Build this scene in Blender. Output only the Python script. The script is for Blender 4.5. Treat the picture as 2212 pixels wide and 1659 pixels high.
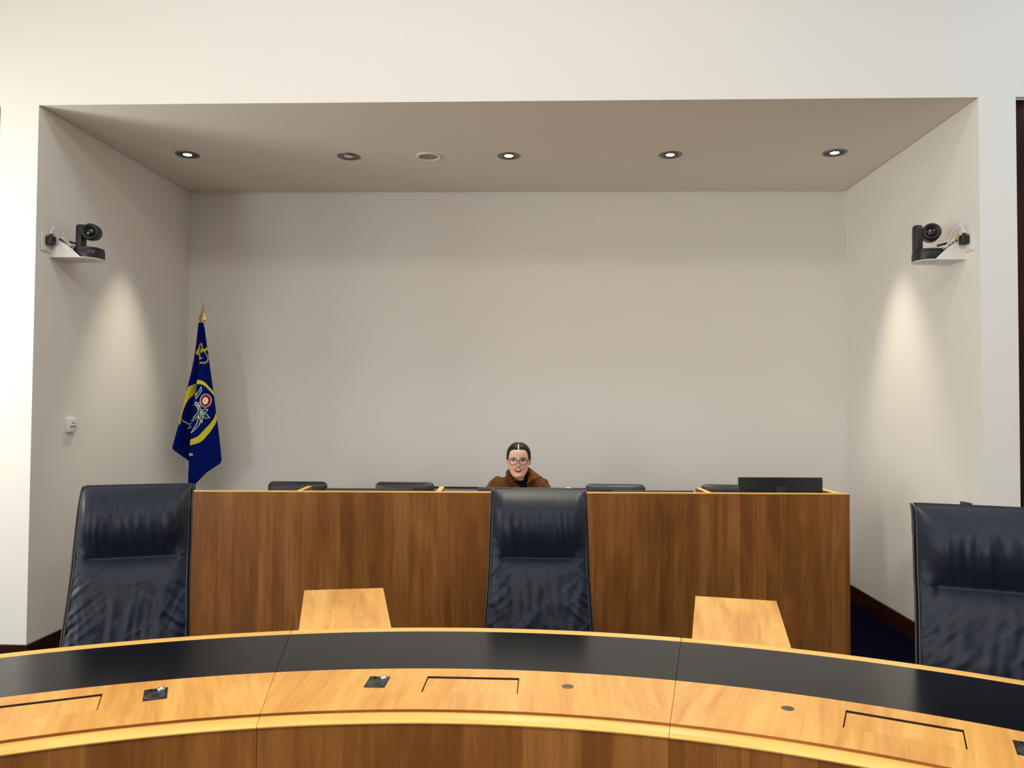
import bpy, bmesh, math, random
from mathutils import Vector, Matrix, noise
from math import sin, cos, pi, sqrt, radians, exp, atan2

random.seed(7)
for o in list(bpy.data.objects):
    bpy.data.objects.remove(o, do_unlink=True)
SC = bpy.context.scene
COL = SC.collection

# ------------------------------------------------------------------ camera
YAW, PITCH, ROLL, FPX = 0.0373, 0.0278, 0.0064, 1664.9
cyw, syw, cp, sp = cos(YAW), sin(YAW), cos(PITCH), sin(PITCH)
fwd = Vector((-syw * cp, cyw * cp, sp)); rgt = Vector((cyw, syw, 0)); upv = rgt.cross(fwd)
r2 = rgt * cos(ROLL) + upv * sin(ROLL); u2 = upv * cos(ROLL) - rgt * sin(ROLL)
cam = bpy.data.objects.new('camera', bpy.data.cameras.new('camera'))
COL.objects.link(cam)
cam.data.sensor_fit = 'HORIZONTAL'; cam.data.sensor_width = 36.0
cam.data.lens = FPX / 2212 * 36.0
cam.data.clip_start = 0.05
M = Matrix.Identity(4)
for i in range(3):
    M[i][0] = r2[i]; M[i][1] = u2[i]; M[i][2] = -fwd[i]
M[0][3], M[1][3], M[2][3] = 0, 0, 1.52
cam.matrix_world = M
SC.camera = cam

# ------------------------------------------------------------------ world, lights, exposure
vs = SC.view_settings
vs.view_transform = 'Standard'; vs.look = 'None'; vs.gamma = 1.0; vs.use_curve_mapping = False
vs.exposure = 0.0
world = bpy.data.worlds.new('world'); SC.world = world; world.use_nodes = True
bg = world.node_tree.nodes['Background']
bg.inputs[0].default_value = (0.8, 0.9, 1.0, 1); bg.inputs[1].default_value = 0.3

def area(name, loc, target, sx, sy, power, color, spread=180):
    L = bpy.data.lights.new(name, 'AREA'); L.shape = 'RECTANGLE'; L.size = sx; L.size_y = sy
    L.energy = power; L.color = color; L.spread = radians(spread)
    o = bpy.data.objects.new(name, L); COL.objects.link(o)
    o.location = loc
    d = Vector(target) - Vector(loc)
    o.rotation_euler = d.to_track_quat('-Z', 'Y').to_euler()
    return o
area('window_light_nearest', (-4.58, 3.35, 2.2), (0, 3.6, 2.2), 0.7, 1.0, 56, (0.96, 0.96, 0.86))
area('window_light_second', (-4.58, 2.2, 1.5), (0, 2.3, 1.2), 0.9, 1.6, 30, (0.97, 1.0, 0.90))  # unseen source added to fit the wall brightness
area('window_light_far', (-4.58, -2.2, 1.7), (0, -1.8, 1.7), 3.0, 2.4, 246, (1.0, 0.98, 0.95))  # unseen source added for the fit, widened to soften the alcove shading
area('ceiling_lamp_near_desk', (-0.2, 2.75, 4.72), (-0.2, 2.75, 0), 4.2, 0.8, 34, (0.99, 1.0, 0.95))
area('ceiling_lamp_mid_room', (0, -0.6, 4.72), (0, -0.6, 0), 5.0, 1.6, 166, (1.0, 0.935, 0.865))
area('ceiling_lamp_right', (3.9, 2.6, 4.72), (3.9, 2.6, 0), 1.0, 2.0, 48, (0.63, 0.80, 1.0))
try:
    SC.cycles.use_denoising = True
    SC.cycles.max_bounces = 6; SC.cycles.diffuse_bounces = 4; SC.cycles.glossy_bounces = 3
    SC.cycles.sample_clamp_indirect = 6.0; SC.cycles.caustics_reflective = False; SC.cycles.caustics_refractive = False
except Exception:
    pass

# ------------------------------------------------------------------ helpers
def new_obj(name, me, parent=None):
    o = bpy.data.objects.new(name, me); COL.objects.link(o)
    if parent is not None: o.parent = parent
    return o

def tag(o, label, cat, group=None, kind=None):
    o['label'] = label
    if cat: o['category'] = cat
    if group: o['group'] = group
    if kind: o['kind'] = kind
    return o

def thing(name, loc, label, cat, rz=0.0, group=None):
    o = bpy.data.objects.new(name, None); COL.objects.link(o)
    o.empty_display_size = 0.05
    o.location = loc; o.rotation_euler = (0, 0, rz)
    return tag(o, label, cat, group)

class MB:
    def __init__(s): s.v = []; s.f = []; s.uv = []
    def add(s, vs, fs, uv=None):
        b = len(s.v); s.v += [tuple(p) for p in vs]
        s.f += [tuple(i + b for i in f) for f in fs]
        s.uv += list(uv) if uv else [None] * len(vs)
        return s
    def box(s, c, d, R=None):
        x, y, z = d[0] / 2, d[1] / 2, d[2] / 2
        P = [Vector((a * x, b * y, e * z)) for e in (-1, 1) for b in (-1, 1) for a in (-1, 1)]
        if R is not None: P = [R @ p for p in P]
        P = [p + Vector(c) for p in P]
        return s.add(P, [(0, 2, 3, 1), (4, 5, 7, 6), (0, 1, 5, 4), (2, 6, 7, 3), (0, 4, 6, 2), (1, 3, 7, 5)])
    def box2(s, a, b):
        return s.box([(a[i] + b[i]) / 2 for i in range(3)], [b[i] - a[i] for i in range(3)])
    def prism(s, poly, z0, z1):
        n = len(poly)
        P = [(x, y, z0) for x, y in poly] + [(x, y, z1) for x, y in poly]
        F = [tuple(range(n))[::-1], tuple(range(n, 2 * n))] + [(i, (i + 1) % n, n + (i + 1) % n, n + i) for i in range(n)]
        return s.add(P, F)
    def prism_m(s, poly, d0, d1, mat):
        """poly in local xy, extruded along local z, moved by matrix"""
        n = len(poly)
        P = [mat @ Vector((x, y, d0)) for x, y in poly] + [mat @ Vector((x, y, d1)) for x, y in poly]
        F = [tuple(range(n))[::-1], tuple(range(n, 2 * n))] + [(i, (i + 1) % n, n + (i + 1) % n, n + i) for i in range(n)]
        return s.add(P, F)
    def tube(s, path, r, n=8, closed=False):
        P = [Vector(p) for p in path]; m = len(P)
        rr = r if isinstance(r, (list, tuple)) else [r] * m
        V = []; ref = None
        for i in range(m):
            if closed: t = P[(i + 1) % m] - P[i - 1]
            else: t = P[min(i + 1, m - 1)] - P[max(i - 1, 0)]
            t.normalize()
            if ref is None:
                ref = t.orthogonal().normalized()
            ref = (ref - t * ref.dot(t)); ref.normalize()
            b = t.cross(ref)
            for k in range(n):
                a = 2 * pi * k / n
                V.append(P[i] + (ref * cos(a) + b * sin(a)) * rr[i])
        F = []
        for i in range(m if closed else m - 1):
            j = (i + 1) % m
            for k in range(n):
                F.append((i * n + k, i * n + (k + 1) % n, j * n + (k + 1) % n, j * n + k))
        if not closed:
            F.append(tuple(range(n))[::-1]); F.append(tuple(range((m - 1) * n, m * n)))
        return s.add(V, F)
    def lathe(s, prof, n=24, mat=None, caps=True):
        V = []; F = []
        for r, z in prof:
            for k in range(n):
                a = 2 * pi * k / n
                p = Vector((r * cos(a), r * sin(a), z))
                V.append(mat @ p if mat is not None else p)
        m = len(prof)
        for i in range(m - 1):
            for k in range(n):
                F.append((i * n + k, i * n + (k + 1) % n, (i + 1) * n + (k + 1) % n, (i + 1) * n + k))
        if caps:
            F.append(tuple(range(n))[::-1]); F.append(tuple(range((m - 1) * n, m * n)))
        return s.add(V, F)
    def grid(s, fn, nu, nv, uvfn=None):
        V = []; U = []
        for j in range(nv + 1):
            for i in range(nu + 1):
                V.append(fn(i / nu, j / nv)); U.append(uvfn(i / nu, j / nv) if uvfn else None)
        F = [(j * (nu + 1) + i, j * (nu + 1) + i + 1, (j + 1) * (nu + 1) + i + 1, (j + 1) * (nu + 1) + i) for j in range(nv) for i in range(nu)]
        return s.add(V, F, U)
    def build(s, name, mat, parent=None, smooth=False, uv=None, bevel=0.0, seg=2, fix=True, angle=None):
        me = bpy.data.meshes.new(name)
        me.from_pydata(s.v, [], s.f)
        if any(u is not None for u in s.uv):
            l = me.uv_layers.new(name='UVMap')
            for lp in me.loops:
                u = s.uv[lp.vertex_index]
                l.data[lp.index].uv = u if u else (0, 0)
        if fix or bevel:
            bm = bmesh.new(); bm.from_mesh(me)
            if bevel:
                bmesh.ops.remove_doubles(bm, verts=bm.verts, dist=1e-6)
                es = [e for e in bm.edges if len(e.link_faces) == 2 and e.calc_face_angle(0) > 0.5]
                bmesh.ops.bevel(bm, geom=es, offset=bevel, segments=seg, profile=0.5, affect='EDGES', clamp_overlap=True)
            if fix: bmesh.ops.recalc_face_normals(bm, faces=bm.faces)
            bm.to_mesh(me); bm.free()
        if mat is not None: me.materials.append(mat)
        if smooth or bevel:
            for p in me.polygons: p.use_smooth = True
            if bevel or angle: 
                try: me.set_sharp_from_angle(angle=radians(angle or 40))
                except Exception: pass
        if uv: grain_uv(me, uv)
        return new_obj(name, me, parent)

def grain_uv(me, axis, off=(0, 0)):
    """box-projected UV in metres, v along the grain axis"""
    g = 'xyz'.index(axis)
    l = me.uv_layers.get('UVMap') or me.uv_layers.new(name='UVMap')
    for p in me.polygons:
        n = p.normal; d = max(range(3), key=lambda i: abs(n[i]))
        rest = [i for i in range(3) if i != d]
        if g in rest: v = g; u = [i for i in rest if i != g][0]
        else: u, v = rest
        for li in p.loop_indices:
            c = me.vertices[me.loops[li].vertex_index].co
            l.data[li].uv = (c[u] + off[0], c[v] + off[1])

# ------------------------------------------------------------------ materials
def mat_base(name):
    m = bpy.data.materials.new(name); m.use_nodes = True
    nt = m.node_tree; b = nt.nodes['Principled BSDF']
    return m, nt, b
def N(nt, t, **kw):
    n = nt.nodes.new(t)
    for k, v in kw.items(): setattr(n, k, v)
    return n
def plain(name, col, rough=0.5, metal=0.0, spec=0.5, emis=None, estr=0.0, noise_s=None, noise_a=0.0, bump=0.0, bscale=300):
    m, nt, b = mat_base(name)
    b.inputs['Base Color'].default_value = (*col, 1); b.inputs['Roughness'].default_value = rough
    b.inputs['Metallic'].default_value = metal; b.inputs['Specular IOR Level'].default_value = spec
    if emis:
        b.inputs['Emission Color'].default_value = (*emis, 1); b.inputs['Emission Strength'].default_value = estr
    tc = N(nt, 'ShaderNodeTexCoord')
    if noise_a:
        t = N(nt, 'ShaderNodeTexNoise'); t.inputs['Scale'].default_value = noise_s or 5; t.inputs['Detail'].default_value = 4
        nt.links.new(tc.outputs['Object'], t.inputs['Vector'])
        mr = N(nt, 'ShaderNodeMapRange'); mr.inputs['To Min'].default_value = 1 - noise_a; mr.inputs['To Max'].default_value = 1 + noise_a
        nt.links.new(t.outputs['Fac'], mr.inputs['Value'])
        mx = N(nt, 'ShaderNodeMix', data_type='RGBA', blend_type='MULTIPLY'); mx.inputs['Factor'].default_value = 1
        mx.inputs['A'].default_value = (*col, 1)
        nt.links.new(mr.outputs['Result'], mx.inputs['B'])
        nt.links.new(mx.outputs['Result'], b.inputs['Base Color'])
    if bump:
        t2 = N(nt, 'ShaderNodeTexNoise'); t2.inputs['Scale'].default_value = bscale; t2.inputs['Detail'].default_value = 2
        nt.links.new(tc.outputs['Object'], t2.inputs['Vector'])
        bp = N(nt, 'ShaderNodeBump'); bp.inputs['Strength'].default_value = bump; bp.inputs['Distance'].default_value = 0.002
        nt.links.new(t2.outputs['Fac'], bp.inputs['Height']); nt.links.new(bp.outputs['Normal'], b.inputs['Normal'])
    return m

def wood(name, dark, mid, light, rough=0.38, band=0.0, fig=1.0, spec=0.4, seed=0.0):
    m, nt, b = mat_base(name)
    L = nt.links.new
    uv = N(nt, 'ShaderNodeUVMap'); uv.uv_map = 'UVMap'
    oi = N(nt, 'ShaderNodeObjectInfo')
    sep = N(nt, 'ShaderNodeSeparateXYZ'); L(uv.outputs['UV'], sep.inputs[0])
    def cvec(su, sv, z):
        mu = N(nt, 'ShaderNodeMath', operation='MULTIPLY'); mu.inputs[1].default_value = su; L(sep.outputs['X'], mu.inputs[0])
        mv = N(nt, 'ShaderNodeMath', operation='MULTIPLY'); mv.inputs[1].default_value = sv; L(sep.outputs['Y'], mv.inputs[0])
        rz = N(nt, 'ShaderNodeMath', operation='MULTIPLY_ADD'); rz.inputs[1].default_value = 37.0; rz.inputs[2].default_value = z + seed
        L(oi.outputs['Random'], rz.inputs[0])
        c = N(nt, 'ShaderNodeCombineXYZ'); L(mu.outputs[0], c.inputs[0]); L(mv.outputs[0], c.inputs[1]); L(rz.outputs[0], c.inputs[2])
        return c.outputs[0]
    def nz(vec, scale, det, dist=0.0, rg=0.55):
        t = N(nt, 'ShaderNodeTexNoise'); t.inputs['Scale'].default_value = scale; t.inputs['Detail'].default_value = det
        t.inputs['Distortion'].default_value = dist; t.inputs['Roughness'].default_value = rg
        L(vec, t.inputs['Vector']); return t.outputs['Fac']
    big = nz(cvec(9, 1.3, 1.0), 1.0, 5, 0.9 * fig)
    mid_n = nz(cvec(34, 2.2, 5.0), 1.0, 4, 0.5)
    fine = nz(cvec(420, 9, 9.0), 1.0, 2, 0.0)
    def madd(a, k, c):
        q = N(nt, 'ShaderNodeMath', operation='MULTIPLY_ADD'); q.inputs[1].default_value = k
        L(a, q.inputs[0])
        if isinstance(c, float): q.inputs[2].default_value = c
        else: L(c, q.inputs[2])
        return q.outputs[0]
    s = madd(big, 0.75, -0.28)
    s = madd(mid_n, 0.55, s)
    s = madd(fine, 0.30, s)
    if band:
        fl = N(nt, 'ShaderNodeMath', operation='MULTIPLY'); fl.inputs[1].default_value = 1 / 0.075; L(sep.outputs['X'], fl.inputs[0])
        f2 = N(nt, 'ShaderNodeMath', operation='FLOOR'); L(fl.outputs[0], f2.inputs[0])
        wn = N(nt, 'ShaderNodeTexWhiteNoise', noise_dimensions='1D'); L(f2.outputs[0], wn.inputs['W'])
        s = madd(wn.outputs['Value'], band, madd(s, 1.0, -band * 0.5))
    cr = N(nt, 'ShaderNodeValToRGB'); e = cr.color_ramp.elements
    e[0].position = 0.34; e[0].color = (*dark, 1); e[1].position = 0.76; e[1].color = (*light, 1)
    k = e.new(0.54); k.color = (*mid, 1)
    L(s, cr.inputs['Fac']); L(cr.outputs['Color'], b.inputs['Base Color'])
    b.inputs['Roughness'].default_value = rough; b.inputs['Specular IOR Level'].default_value = spec
    bp = N(nt, 'ShaderNodeBump'); bp.inputs['Strength'].default_value = 0.06; bp.inputs['Distance'].default_value = 0.001
    L(fine, bp.inputs['Height']); L(bp.outputs['Normal'], b.inputs['Normal'])
    return m

def vcol(name, rough=0.6, attr='Col', spec=0.4, sss=0.0, bump=0.0):
    m, nt, b = mat_base(name)
    a = N(nt, 'ShaderNodeVertexColor'); a.layer_name = attr
    nt.links.new(a.outputs['Color'], b.inputs['Base Color'])
    b.inputs['Roughness'].default_value = rough; b.inputs['Specular IOR Level'].default_value = spec
    if sss:
        b.inputs['Subsurface Weight'].default_value = sss; b.inputs['Subsurface Radius'].default_value = (0.008, 0.003, 0.002)
        b.inputs['Subsurface Scale'].default_value = 1.0
    if bump:
        tc = N(nt, 'ShaderNodeTexCoord'); t = N(nt, 'ShaderNodeTexNoise'); t.inputs['Scale'].default_value = 600
        nt.links.new(tc.outputs['Object'], t.inputs['Vector'])
        bp = N(nt, 'ShaderNodeBump'); bp.inputs['Strength'].default_value = bump; bp.inputs['Distance'].default_value = 0.001
        nt.links.new(t.outputs['Fac'], bp.inputs['Height']); nt.links.new(bp.outputs['Normal'], b.inputs['Normal'])
    return m

MT = {}
MT['wall'] = plain('white_paint', (0.80, 0.775, 0.735), 0.75, spec=0.25, noise_s=1.2, noise_a=0.012, bump=0.05, bscale=260)
MT['ceil'] = plain('ceiling_paint', (0.80, 0.752, 0.69), 0.85, spec=0.2, noise_s=1.0, noise_a=0.012)
MT['carpet'] = plain('navy_carpet', (0.0011, 0.0016, 0.0085), 0.95, spec=0.02, noise_s=220, noise_a=0.35, bump=0.4, bscale=900)
MT['mahog'] = wood('mahogany', (0.016, 0.004, 0.002), (0.032, 0.008, 0.003), (0.060, 0.017, 0.007), rough=0.45, spec=0.15)
MT['oak'] = wood('oak_veneer', (0.63, 0.275, 0.058), (0.78, 0.395, 0.098), (0.90, 0.53, 0.155), rough=0.36)
MT['oakedge'] = wood('oak_lipping', (0.80, 0.43, 0.105), (0.90, 0.53, 0.135), (0.94, 0.60, 0.17), rough=0.36)
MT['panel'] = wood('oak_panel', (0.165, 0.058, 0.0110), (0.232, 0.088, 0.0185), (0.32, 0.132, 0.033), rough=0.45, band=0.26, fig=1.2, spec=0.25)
MT['inlay'] = plain('charcoal_writing_surface', (0.0062, 0.0064, 0.0090), 0.20, spec=0.30, bump=0.03, bscale=1200)
MT['leather'] = plain('navy_leather', (0.0085, 0.0130, 0.0275), 0.50, spec=0.28, noise_s=9, noise_a=0.15, bump=0.12, bscale=700)
MT['leather2'] = plain('charcoal_leather', (0.022, 0.023, 0.027), 0.42, spec=0.5, bump=0.08, bscale=700)
MT['piping'] = plain('black_piping', (0.012, 0.012, 0.016), 0.35, spec=0.5)
MT['black'] = plain('black_plastic', (0.012, 0.012, 0.013), 0.42)
MT['blackgloss'] = plain('black_gloss', (0.006, 0.007, 0.008), 0.18)
MT['darkgrey'] = plain('dark_grey_plastic', (0.035, 0.034, 0.033), 0.5)
MT['recess'] = plain('dark_oak_edge', (0.035, 0.012, 0.004), 0.7)  # dark brown that paints the shade inside the flap opening
MT['gap'] = plain('dark_gap', (0.01, 0.008, 0.006), 0.9)
MT['chrome'] = plain('chrome', (0.75, 0.74, 0.70), 0.18, metal=1.0)
MT['steel'] = plain('brushed_steel', (0.22, 0.215, 0.205), 0.35, metal=1.0)
MT['whiteplastic'] = plain('white_plastic', (0.78, 0.76, 0.72), 0.4)
MT['greyplastic'] = plain('grey_plastic', (0.35, 0.34, 0.32), 0.5)
MT['grille'] = plain('speaker_grille', (0.30, 0.29, 0.26), 0.7, noise_s=400, noise_a=0.2)
MT['brass'] = plain('gilt', (0.55, 0.40, 0.17), 0.38, metal=0.85)
MT['lampglow'] = plain('lamp_glow', (1, 1, 1), 0.5, emis=(1.0, 0.97, 0.88), estr=14)
MT['lens'] = plain('lens_glass', (0.006, 0.008, 0.010), 0.08, spec=0.8)
MT['bronze'] = plain('bronze_grommet', (0.11, 0.085, 0.055), 0.45, metal=0.3)
MT['yellow'] = plain('yellow_cable', (0.62, 0.36, 0.03), 0.45)
MT['purple'] = plain('purple_plastic', (0.05, 0.02, 0.07), 0.4)

# ------------------------------------------------------------------ the setting
XL, XR, YF, YB, ZT = -2.958, 2.450, 4.379, 6.298, 3.268
XPL, XPR = -3.189, 2.654      # far edges of the two piers
ZC = 4.8
def struct(name, mb, mat, label, parent=None, **kw):
    o = mb.build(name, mat, parent, **kw)
    if parent is None: tag(o, label, 'room', kind='structure')
    return o
struct('floor', MB().box2((-4.85, -5.2, -0.1), (6.2, 6.6, 0)), MT['carpet'], 'dark navy carpet floor of the chamber')
struct('ceiling', MB().box2((-4.85, -5.2, ZC), (6.2, 4.6, ZC + 0.1)), MT['wall'], 'white ceiling high above the chamber')
struct('wall_front', MB().box2((-4.85, YF, ZT + 0.06), (6.2, YF + 0.12, ZC)).box2((-4.85, YF, ZT), (6.2, YF + 0.012, ZT + 0.06)), MT['wall'], 'white wall above the alcove opening')
struct('wall_left_pier', MB().prism([(XPL, YF), (XL, YF), (XL + 0.02, YB), (XPL, YB)], 0, ZT).prism([(XPL, YF + 0.012), (XL + 0.0002, YF + 0.012), (XL + 0.02, YB), (XPL, YB)], ZT, ZT + 0.052), MT['wall'], 'white pier forming the left side wall of the alcove')
struct('wall_right_pier', MB().prism([(XR, YF), (XPR, YF), (XPR, YB), (XR + 0.009, YB)], 0, ZT).prism([(XR, YF + 0.012), (XPR, YF + 0.012), (XPR, YB), (XR + 0.009, YB)], ZT, ZT + 0.052), MT['wall'], 'white pier forming the right side wall of the alcove')
struct('wall_back', MB().box2((XPL, YB, 0), (XPR, YB + 0.12, ZT + 0.06)), MT['wall'], 'white back wall of the alcove')
g = 0.007
YG = YF + 0.012
alc = MB().add([(XL + g, YG, ZT), (XR - g, YG, ZT), (XR + 0.009 - g, YB - g, ZT + 0.006), (XL + 0.02 + g, YB - g, ZT + 0.015),
                (XL + g, YG, ZT + 0.05), (XR - g, YG, ZT + 0.05), (XR + 0.009 - g, YB - g, ZT + 0.05), (XL + 0.02 + g, YB - g, ZT + 0.05)],
               [(0, 1, 2, 3), (7, 6, 5, 4), (0, 4, 5, 1), (1, 5, 6, 2), (2, 6, 7, 3), (3, 7, 4, 0)])
struct('ceiling_alcove', alc, MT['ceil'], 'lowered plaster ceiling of the alcove')
struct('trim_1', MB().box2((XPL, YF + 0.13, ZT + 0.052), (XPR, YB + 0.1, ZT + 0.09)), MT['gap'], 'dark shadow gap around the alcove ceiling')  # dark backing slab; the gap's shade is put into its colour
# doors of dark wood set back in the openings beside the piers
for nm, x0, x1, lab in (('door_1', -4.15, XPL, 'dark wood door set back at the left of the left pier'), ('door_2', XPR, 3.6, 'dark wood door set back at the right of the right pier')):
    d = struct(nm, MB().box2((x0, YF + 0.045, 0), (x1, YF + 0.09, ZT)), MT['mahog'], lab, uv='z')
    hx = x0 + 0.1 if nm == 'door_1' else x1 - 0.1
    hm = MB(); hm.tube([(hx, YF + 0.045, 1.0), (hx, YF - 0.01, 1.0), (hx + (0.12 if nm == 'door_1' else -0.12), YF - 0.01, 1.0)], 0.009, 8)
    hm.build('handle', MT['steel'], d, smooth=True)
struct('wall_front_left', MB().box2((-4.85, YF, 0), (-4.15, YF + 0.12, ZT + 0.06)), MT['wall'], 'white front wall left of the left door')
struct('wall_front_right', MB().box2((3.6, YF, 0), (6.2, YF + 0.12, ZT + 0.06)), MT['wall'], 'white front wall right of the right door')
WL = -4.65
WINS = ((2.98, 3.72), (1.75, 2.65), (-3.7, -0.7))  # the second and third openings are added to house fitted lights
wl = MB(); prev = YF
for y0, y1 in WINS:
    wl.box2((WL - 0.2, y1, 0), (WL, prev, ZC)); prev = y0
    wl.box2((WL - 0.2, y0, 0), (WL, y1, 0.40)).box2((WL - 0.2, y0, 3.0), (WL, y1, ZC))
wl.box2((WL - 0.2, -5.2, 0), (WL, prev, ZC))
struct('wall_left', wl, MT['wall'], 'white left wall of the chamber with window openings')
struct('wall_right', MB().box2((6.0, -5.2, 0), (6.2, YF, ZC)), MT['wall'], 'white right wall of the chamber')
struct('wall_rear', MB().box2((WL - 0.2, -5.3, 0), (6.2, -5.2, ZC)), MT['wall'], 'white rear wall of the chamber')
for k, (y0, y1) in enumerate(WINS):
    wf = MB()
    for y in (y0 + 0.02, y1 - 0.02): wf.box2((WL - 0.14, y - 0.02, 0.40), (WL - 0.08, y + 0.02, 3.0))
    for z in (0.42, 1.6, 2.98): wf.box2((WL - 0.14, y0, z - 0.02), (WL - 0.08, y1, z + 0.02))
    struct('window_%d' % (k + 1), wf, MT['whiteplastic'], 'white window frame in the left wall, %s' % ('nearest the alcove', 'second from the alcove', 'farthest from the alcove')[k])

# skirting boards: mahogany with a lighter top edge
BH = 0.122
def skirting(name, p0, p1, n, lab):
    p0 = Vector((*p0, 0)); p1 = Vector((*p1, 0)); n = Vector((*n, 0)) * 0.016
    mb = MB()
    P = [p0, p1, p1 + n, p0 + n]
    mb.prism([(q.x, q.y) for q in P], 0, BH)
    return struct(name, mb, MT['mahog'], lab, uv='x' if abs((p1 - p0).x) > abs((p1 - p0).y) else 'y')
skirting('baseboard_left', (XL - 0.0, YF - 0.016), (XL + 0.02, YB), (1, 0), 'mahogany skirting along the left alcove wall')
skirting('baseboard_right', (XR, YF - 0.016), (XR + 0.009, YB), (-1, 0), 'mahogany skirting along the right alcove wall')
skirting('baseboard_back', (XL + 0.036, YB), (XR - 0.008, YB), (0, -1), 'mahogany skirting along the alcove back wall')
skirting('baseboard_left_pier', (XPL, YF), (XL - 0.0, YF), (0, -1), 'mahogany skirting on the front of the left pier')
skirting('baseboard_right_pier', (XR + 0.0, YF), (XPR, YF), (0, -1), 'mahogany skirting on the front of the right pier')

# ------------------------------------------------------------------ recessed downlights and ceiling speaker
def zc(x, y):   # height of the alcove ceiling at x, y
    t = (y - YF) / (YB - YF); s = (x - XL) / (XR - XL)
    return ZT + t * (0.015 + (0.006 - 0.015) * s)
def downlight(x, y, lit, label, tilt, power):
    z = zc(x, y)
    t = thing('recessed_downlight', (x, y, z), label, 'ceiling light', group='alcove downlights')
    MB().lathe([(0.079, 0.001), (0.081, -0.002), (0.078, -0.006), (0.066, -0.005), (0.064, 0.0), (0.064, 0.001)], 40, caps=False).build('trim_ring', MT['steel'], t, smooth=True)
    MB().lathe([(0.064, -0.0005), (0.0, -0.0005)], 40, caps=False).build('housing', MT['gap'], t)
    MB().lathe([(0.059, -0.001), (0.059, -0.004), (0.053, -0.004), (0.053, -0.001)], 40, caps=False).build('gimbal_ring', MT['steel'], t, smooth=True)
    MB().lathe([(0.047, -0.001), (0.047, -0.006), (0.040, -0.005), (0.034, -0.001)], 40, caps=False).build('gimbal_ring', MT['darkgrey'] if lit else MT['steel'], t, smooth=True)
    lm = MB().lathe([(0.034, -0.0015), (0.0, -0.0015)], 32, caps=False).build('lamp', MT['gap'] if lit else MT['greyplastic'], t)
    em = MB()
    for k in range(7):
        a = k * pi / 3
        px, py = (0.020 * cos(a), 0.020 * sin(a)) if k < 6 else (0, 0)
        em.lathe([(0.0105, -0.002), (0.010, -0.004), (0.0, -0.0045)], 14, Matrix.Translation((px, py, 0)), caps=False)
    em.build('led_cluster', MT['lampglow'] if lit else MT['whiteplastic'], lm)
    if lit:
        L = bpy.data.lights.new('downlight_beam', 'SPOT'); L.energy = power; L.color = (1.0, 0.93, 0.70)
        L.spot_size = radians(50 if tilt[0] else 84); L.spot_blend = 0.9 if tilt[0] else 1.0; L.shadow_soft_size = 0.03
        o = bpy.data.objects.new('downlight_beam', L); COL.objects.link(o); o.parent = t
        o.location = (0, 0, -0.012)
        o.rotation_euler = Vector((tilt[0], tilt[1], -1)).to_track_quat('-Z', 'Y').to_euler()
downlight(-2.498, 5.299, True, 'lit round recessed downlight nearest the left alcove wall', (-0.09, 0), 118)
downlight(-1.365, 5.354, False, 'unlit round recessed downlight, the only dark one in the row', (0, 0), 0)
downlight(-0.233, 5.359, True, 'lit round recessed downlight just right of the ceiling speaker', (0.0, -0.48), 150)
downlight(0.892, 5.354, True, 'lit round recessed downlight, second from the right alcove wall', (0.0, -0.48), 150)
downlight(2.010, 5.329, True, 'lit round recessed downlight nearest the right alcove wall', (0.09, 0), 126)
t = thing('ceiling_speaker', (-0.797, 5.364, zc(-0.797, 5.364)), 'round white ceiling speaker with grey grille between the downlights', 'speaker')
MB().lathe([(0.093, 0.001), (0.093, -0.006), (0.088, -0.009), (0.066, -0.009), (0.064, -0.004)], 48, caps=False).build('rim', MT['whiteplastic'], t, smooth=True)
MB().lathe([(0.065, -0.003), (0.0, -0.004)], 48, caps=False).build('grille', MT['grille'], t, smooth=True)

# ------------------------------------------------------------------ curved front desk
CX, CY = -0.197, -0.428
RIN, RMID, RLE, ROUT, RLIP, RPAN = 2.420, 2.725, 3.100, 3.146, 2.366, 2.372
ZD, ZLIP = 0.740, 0.7330
R0 = 2.75
HALF = radians(12.23)
def sector(mb, ra, rb, z0, z1, half, n=40, uvmode='radial', uo=0.0):
    V = []; U = []
    for i in range(n + 1):
        a = -half + 2 * half * i / n
        for r, z in ((ra, z0), (rb, z0), (rb, z1), (ra, z1)):
            V.append((r * sin(a), r * cos(a) - R0, z))
            if uvmode == 'radial': U.append((a * 2.6 + uo, r))
            elif uvmode == 'arc': U.append((r + z + uo, a * 2.6))
            else: U.append((a * 2.4 + uo, z + r))
    F = []
    for i in range(n):
        b = 4 * i; c = b + 4
        F += [(b, c, c + 1, b + 1), (b + 1, c + 1, c + 2, b + 2), (b + 2, c + 2, c + 3, b + 3), (b + 3, c + 3, c, b)]
    F += [(0, 1, 2, 3), (4 * n + 3, 4 * n + 2, 4 * n + 1, 4 * n)]
    return mb.add(V, F, U)
FX, FN, FF = 0.1315, 2.536, 2.657
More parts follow.
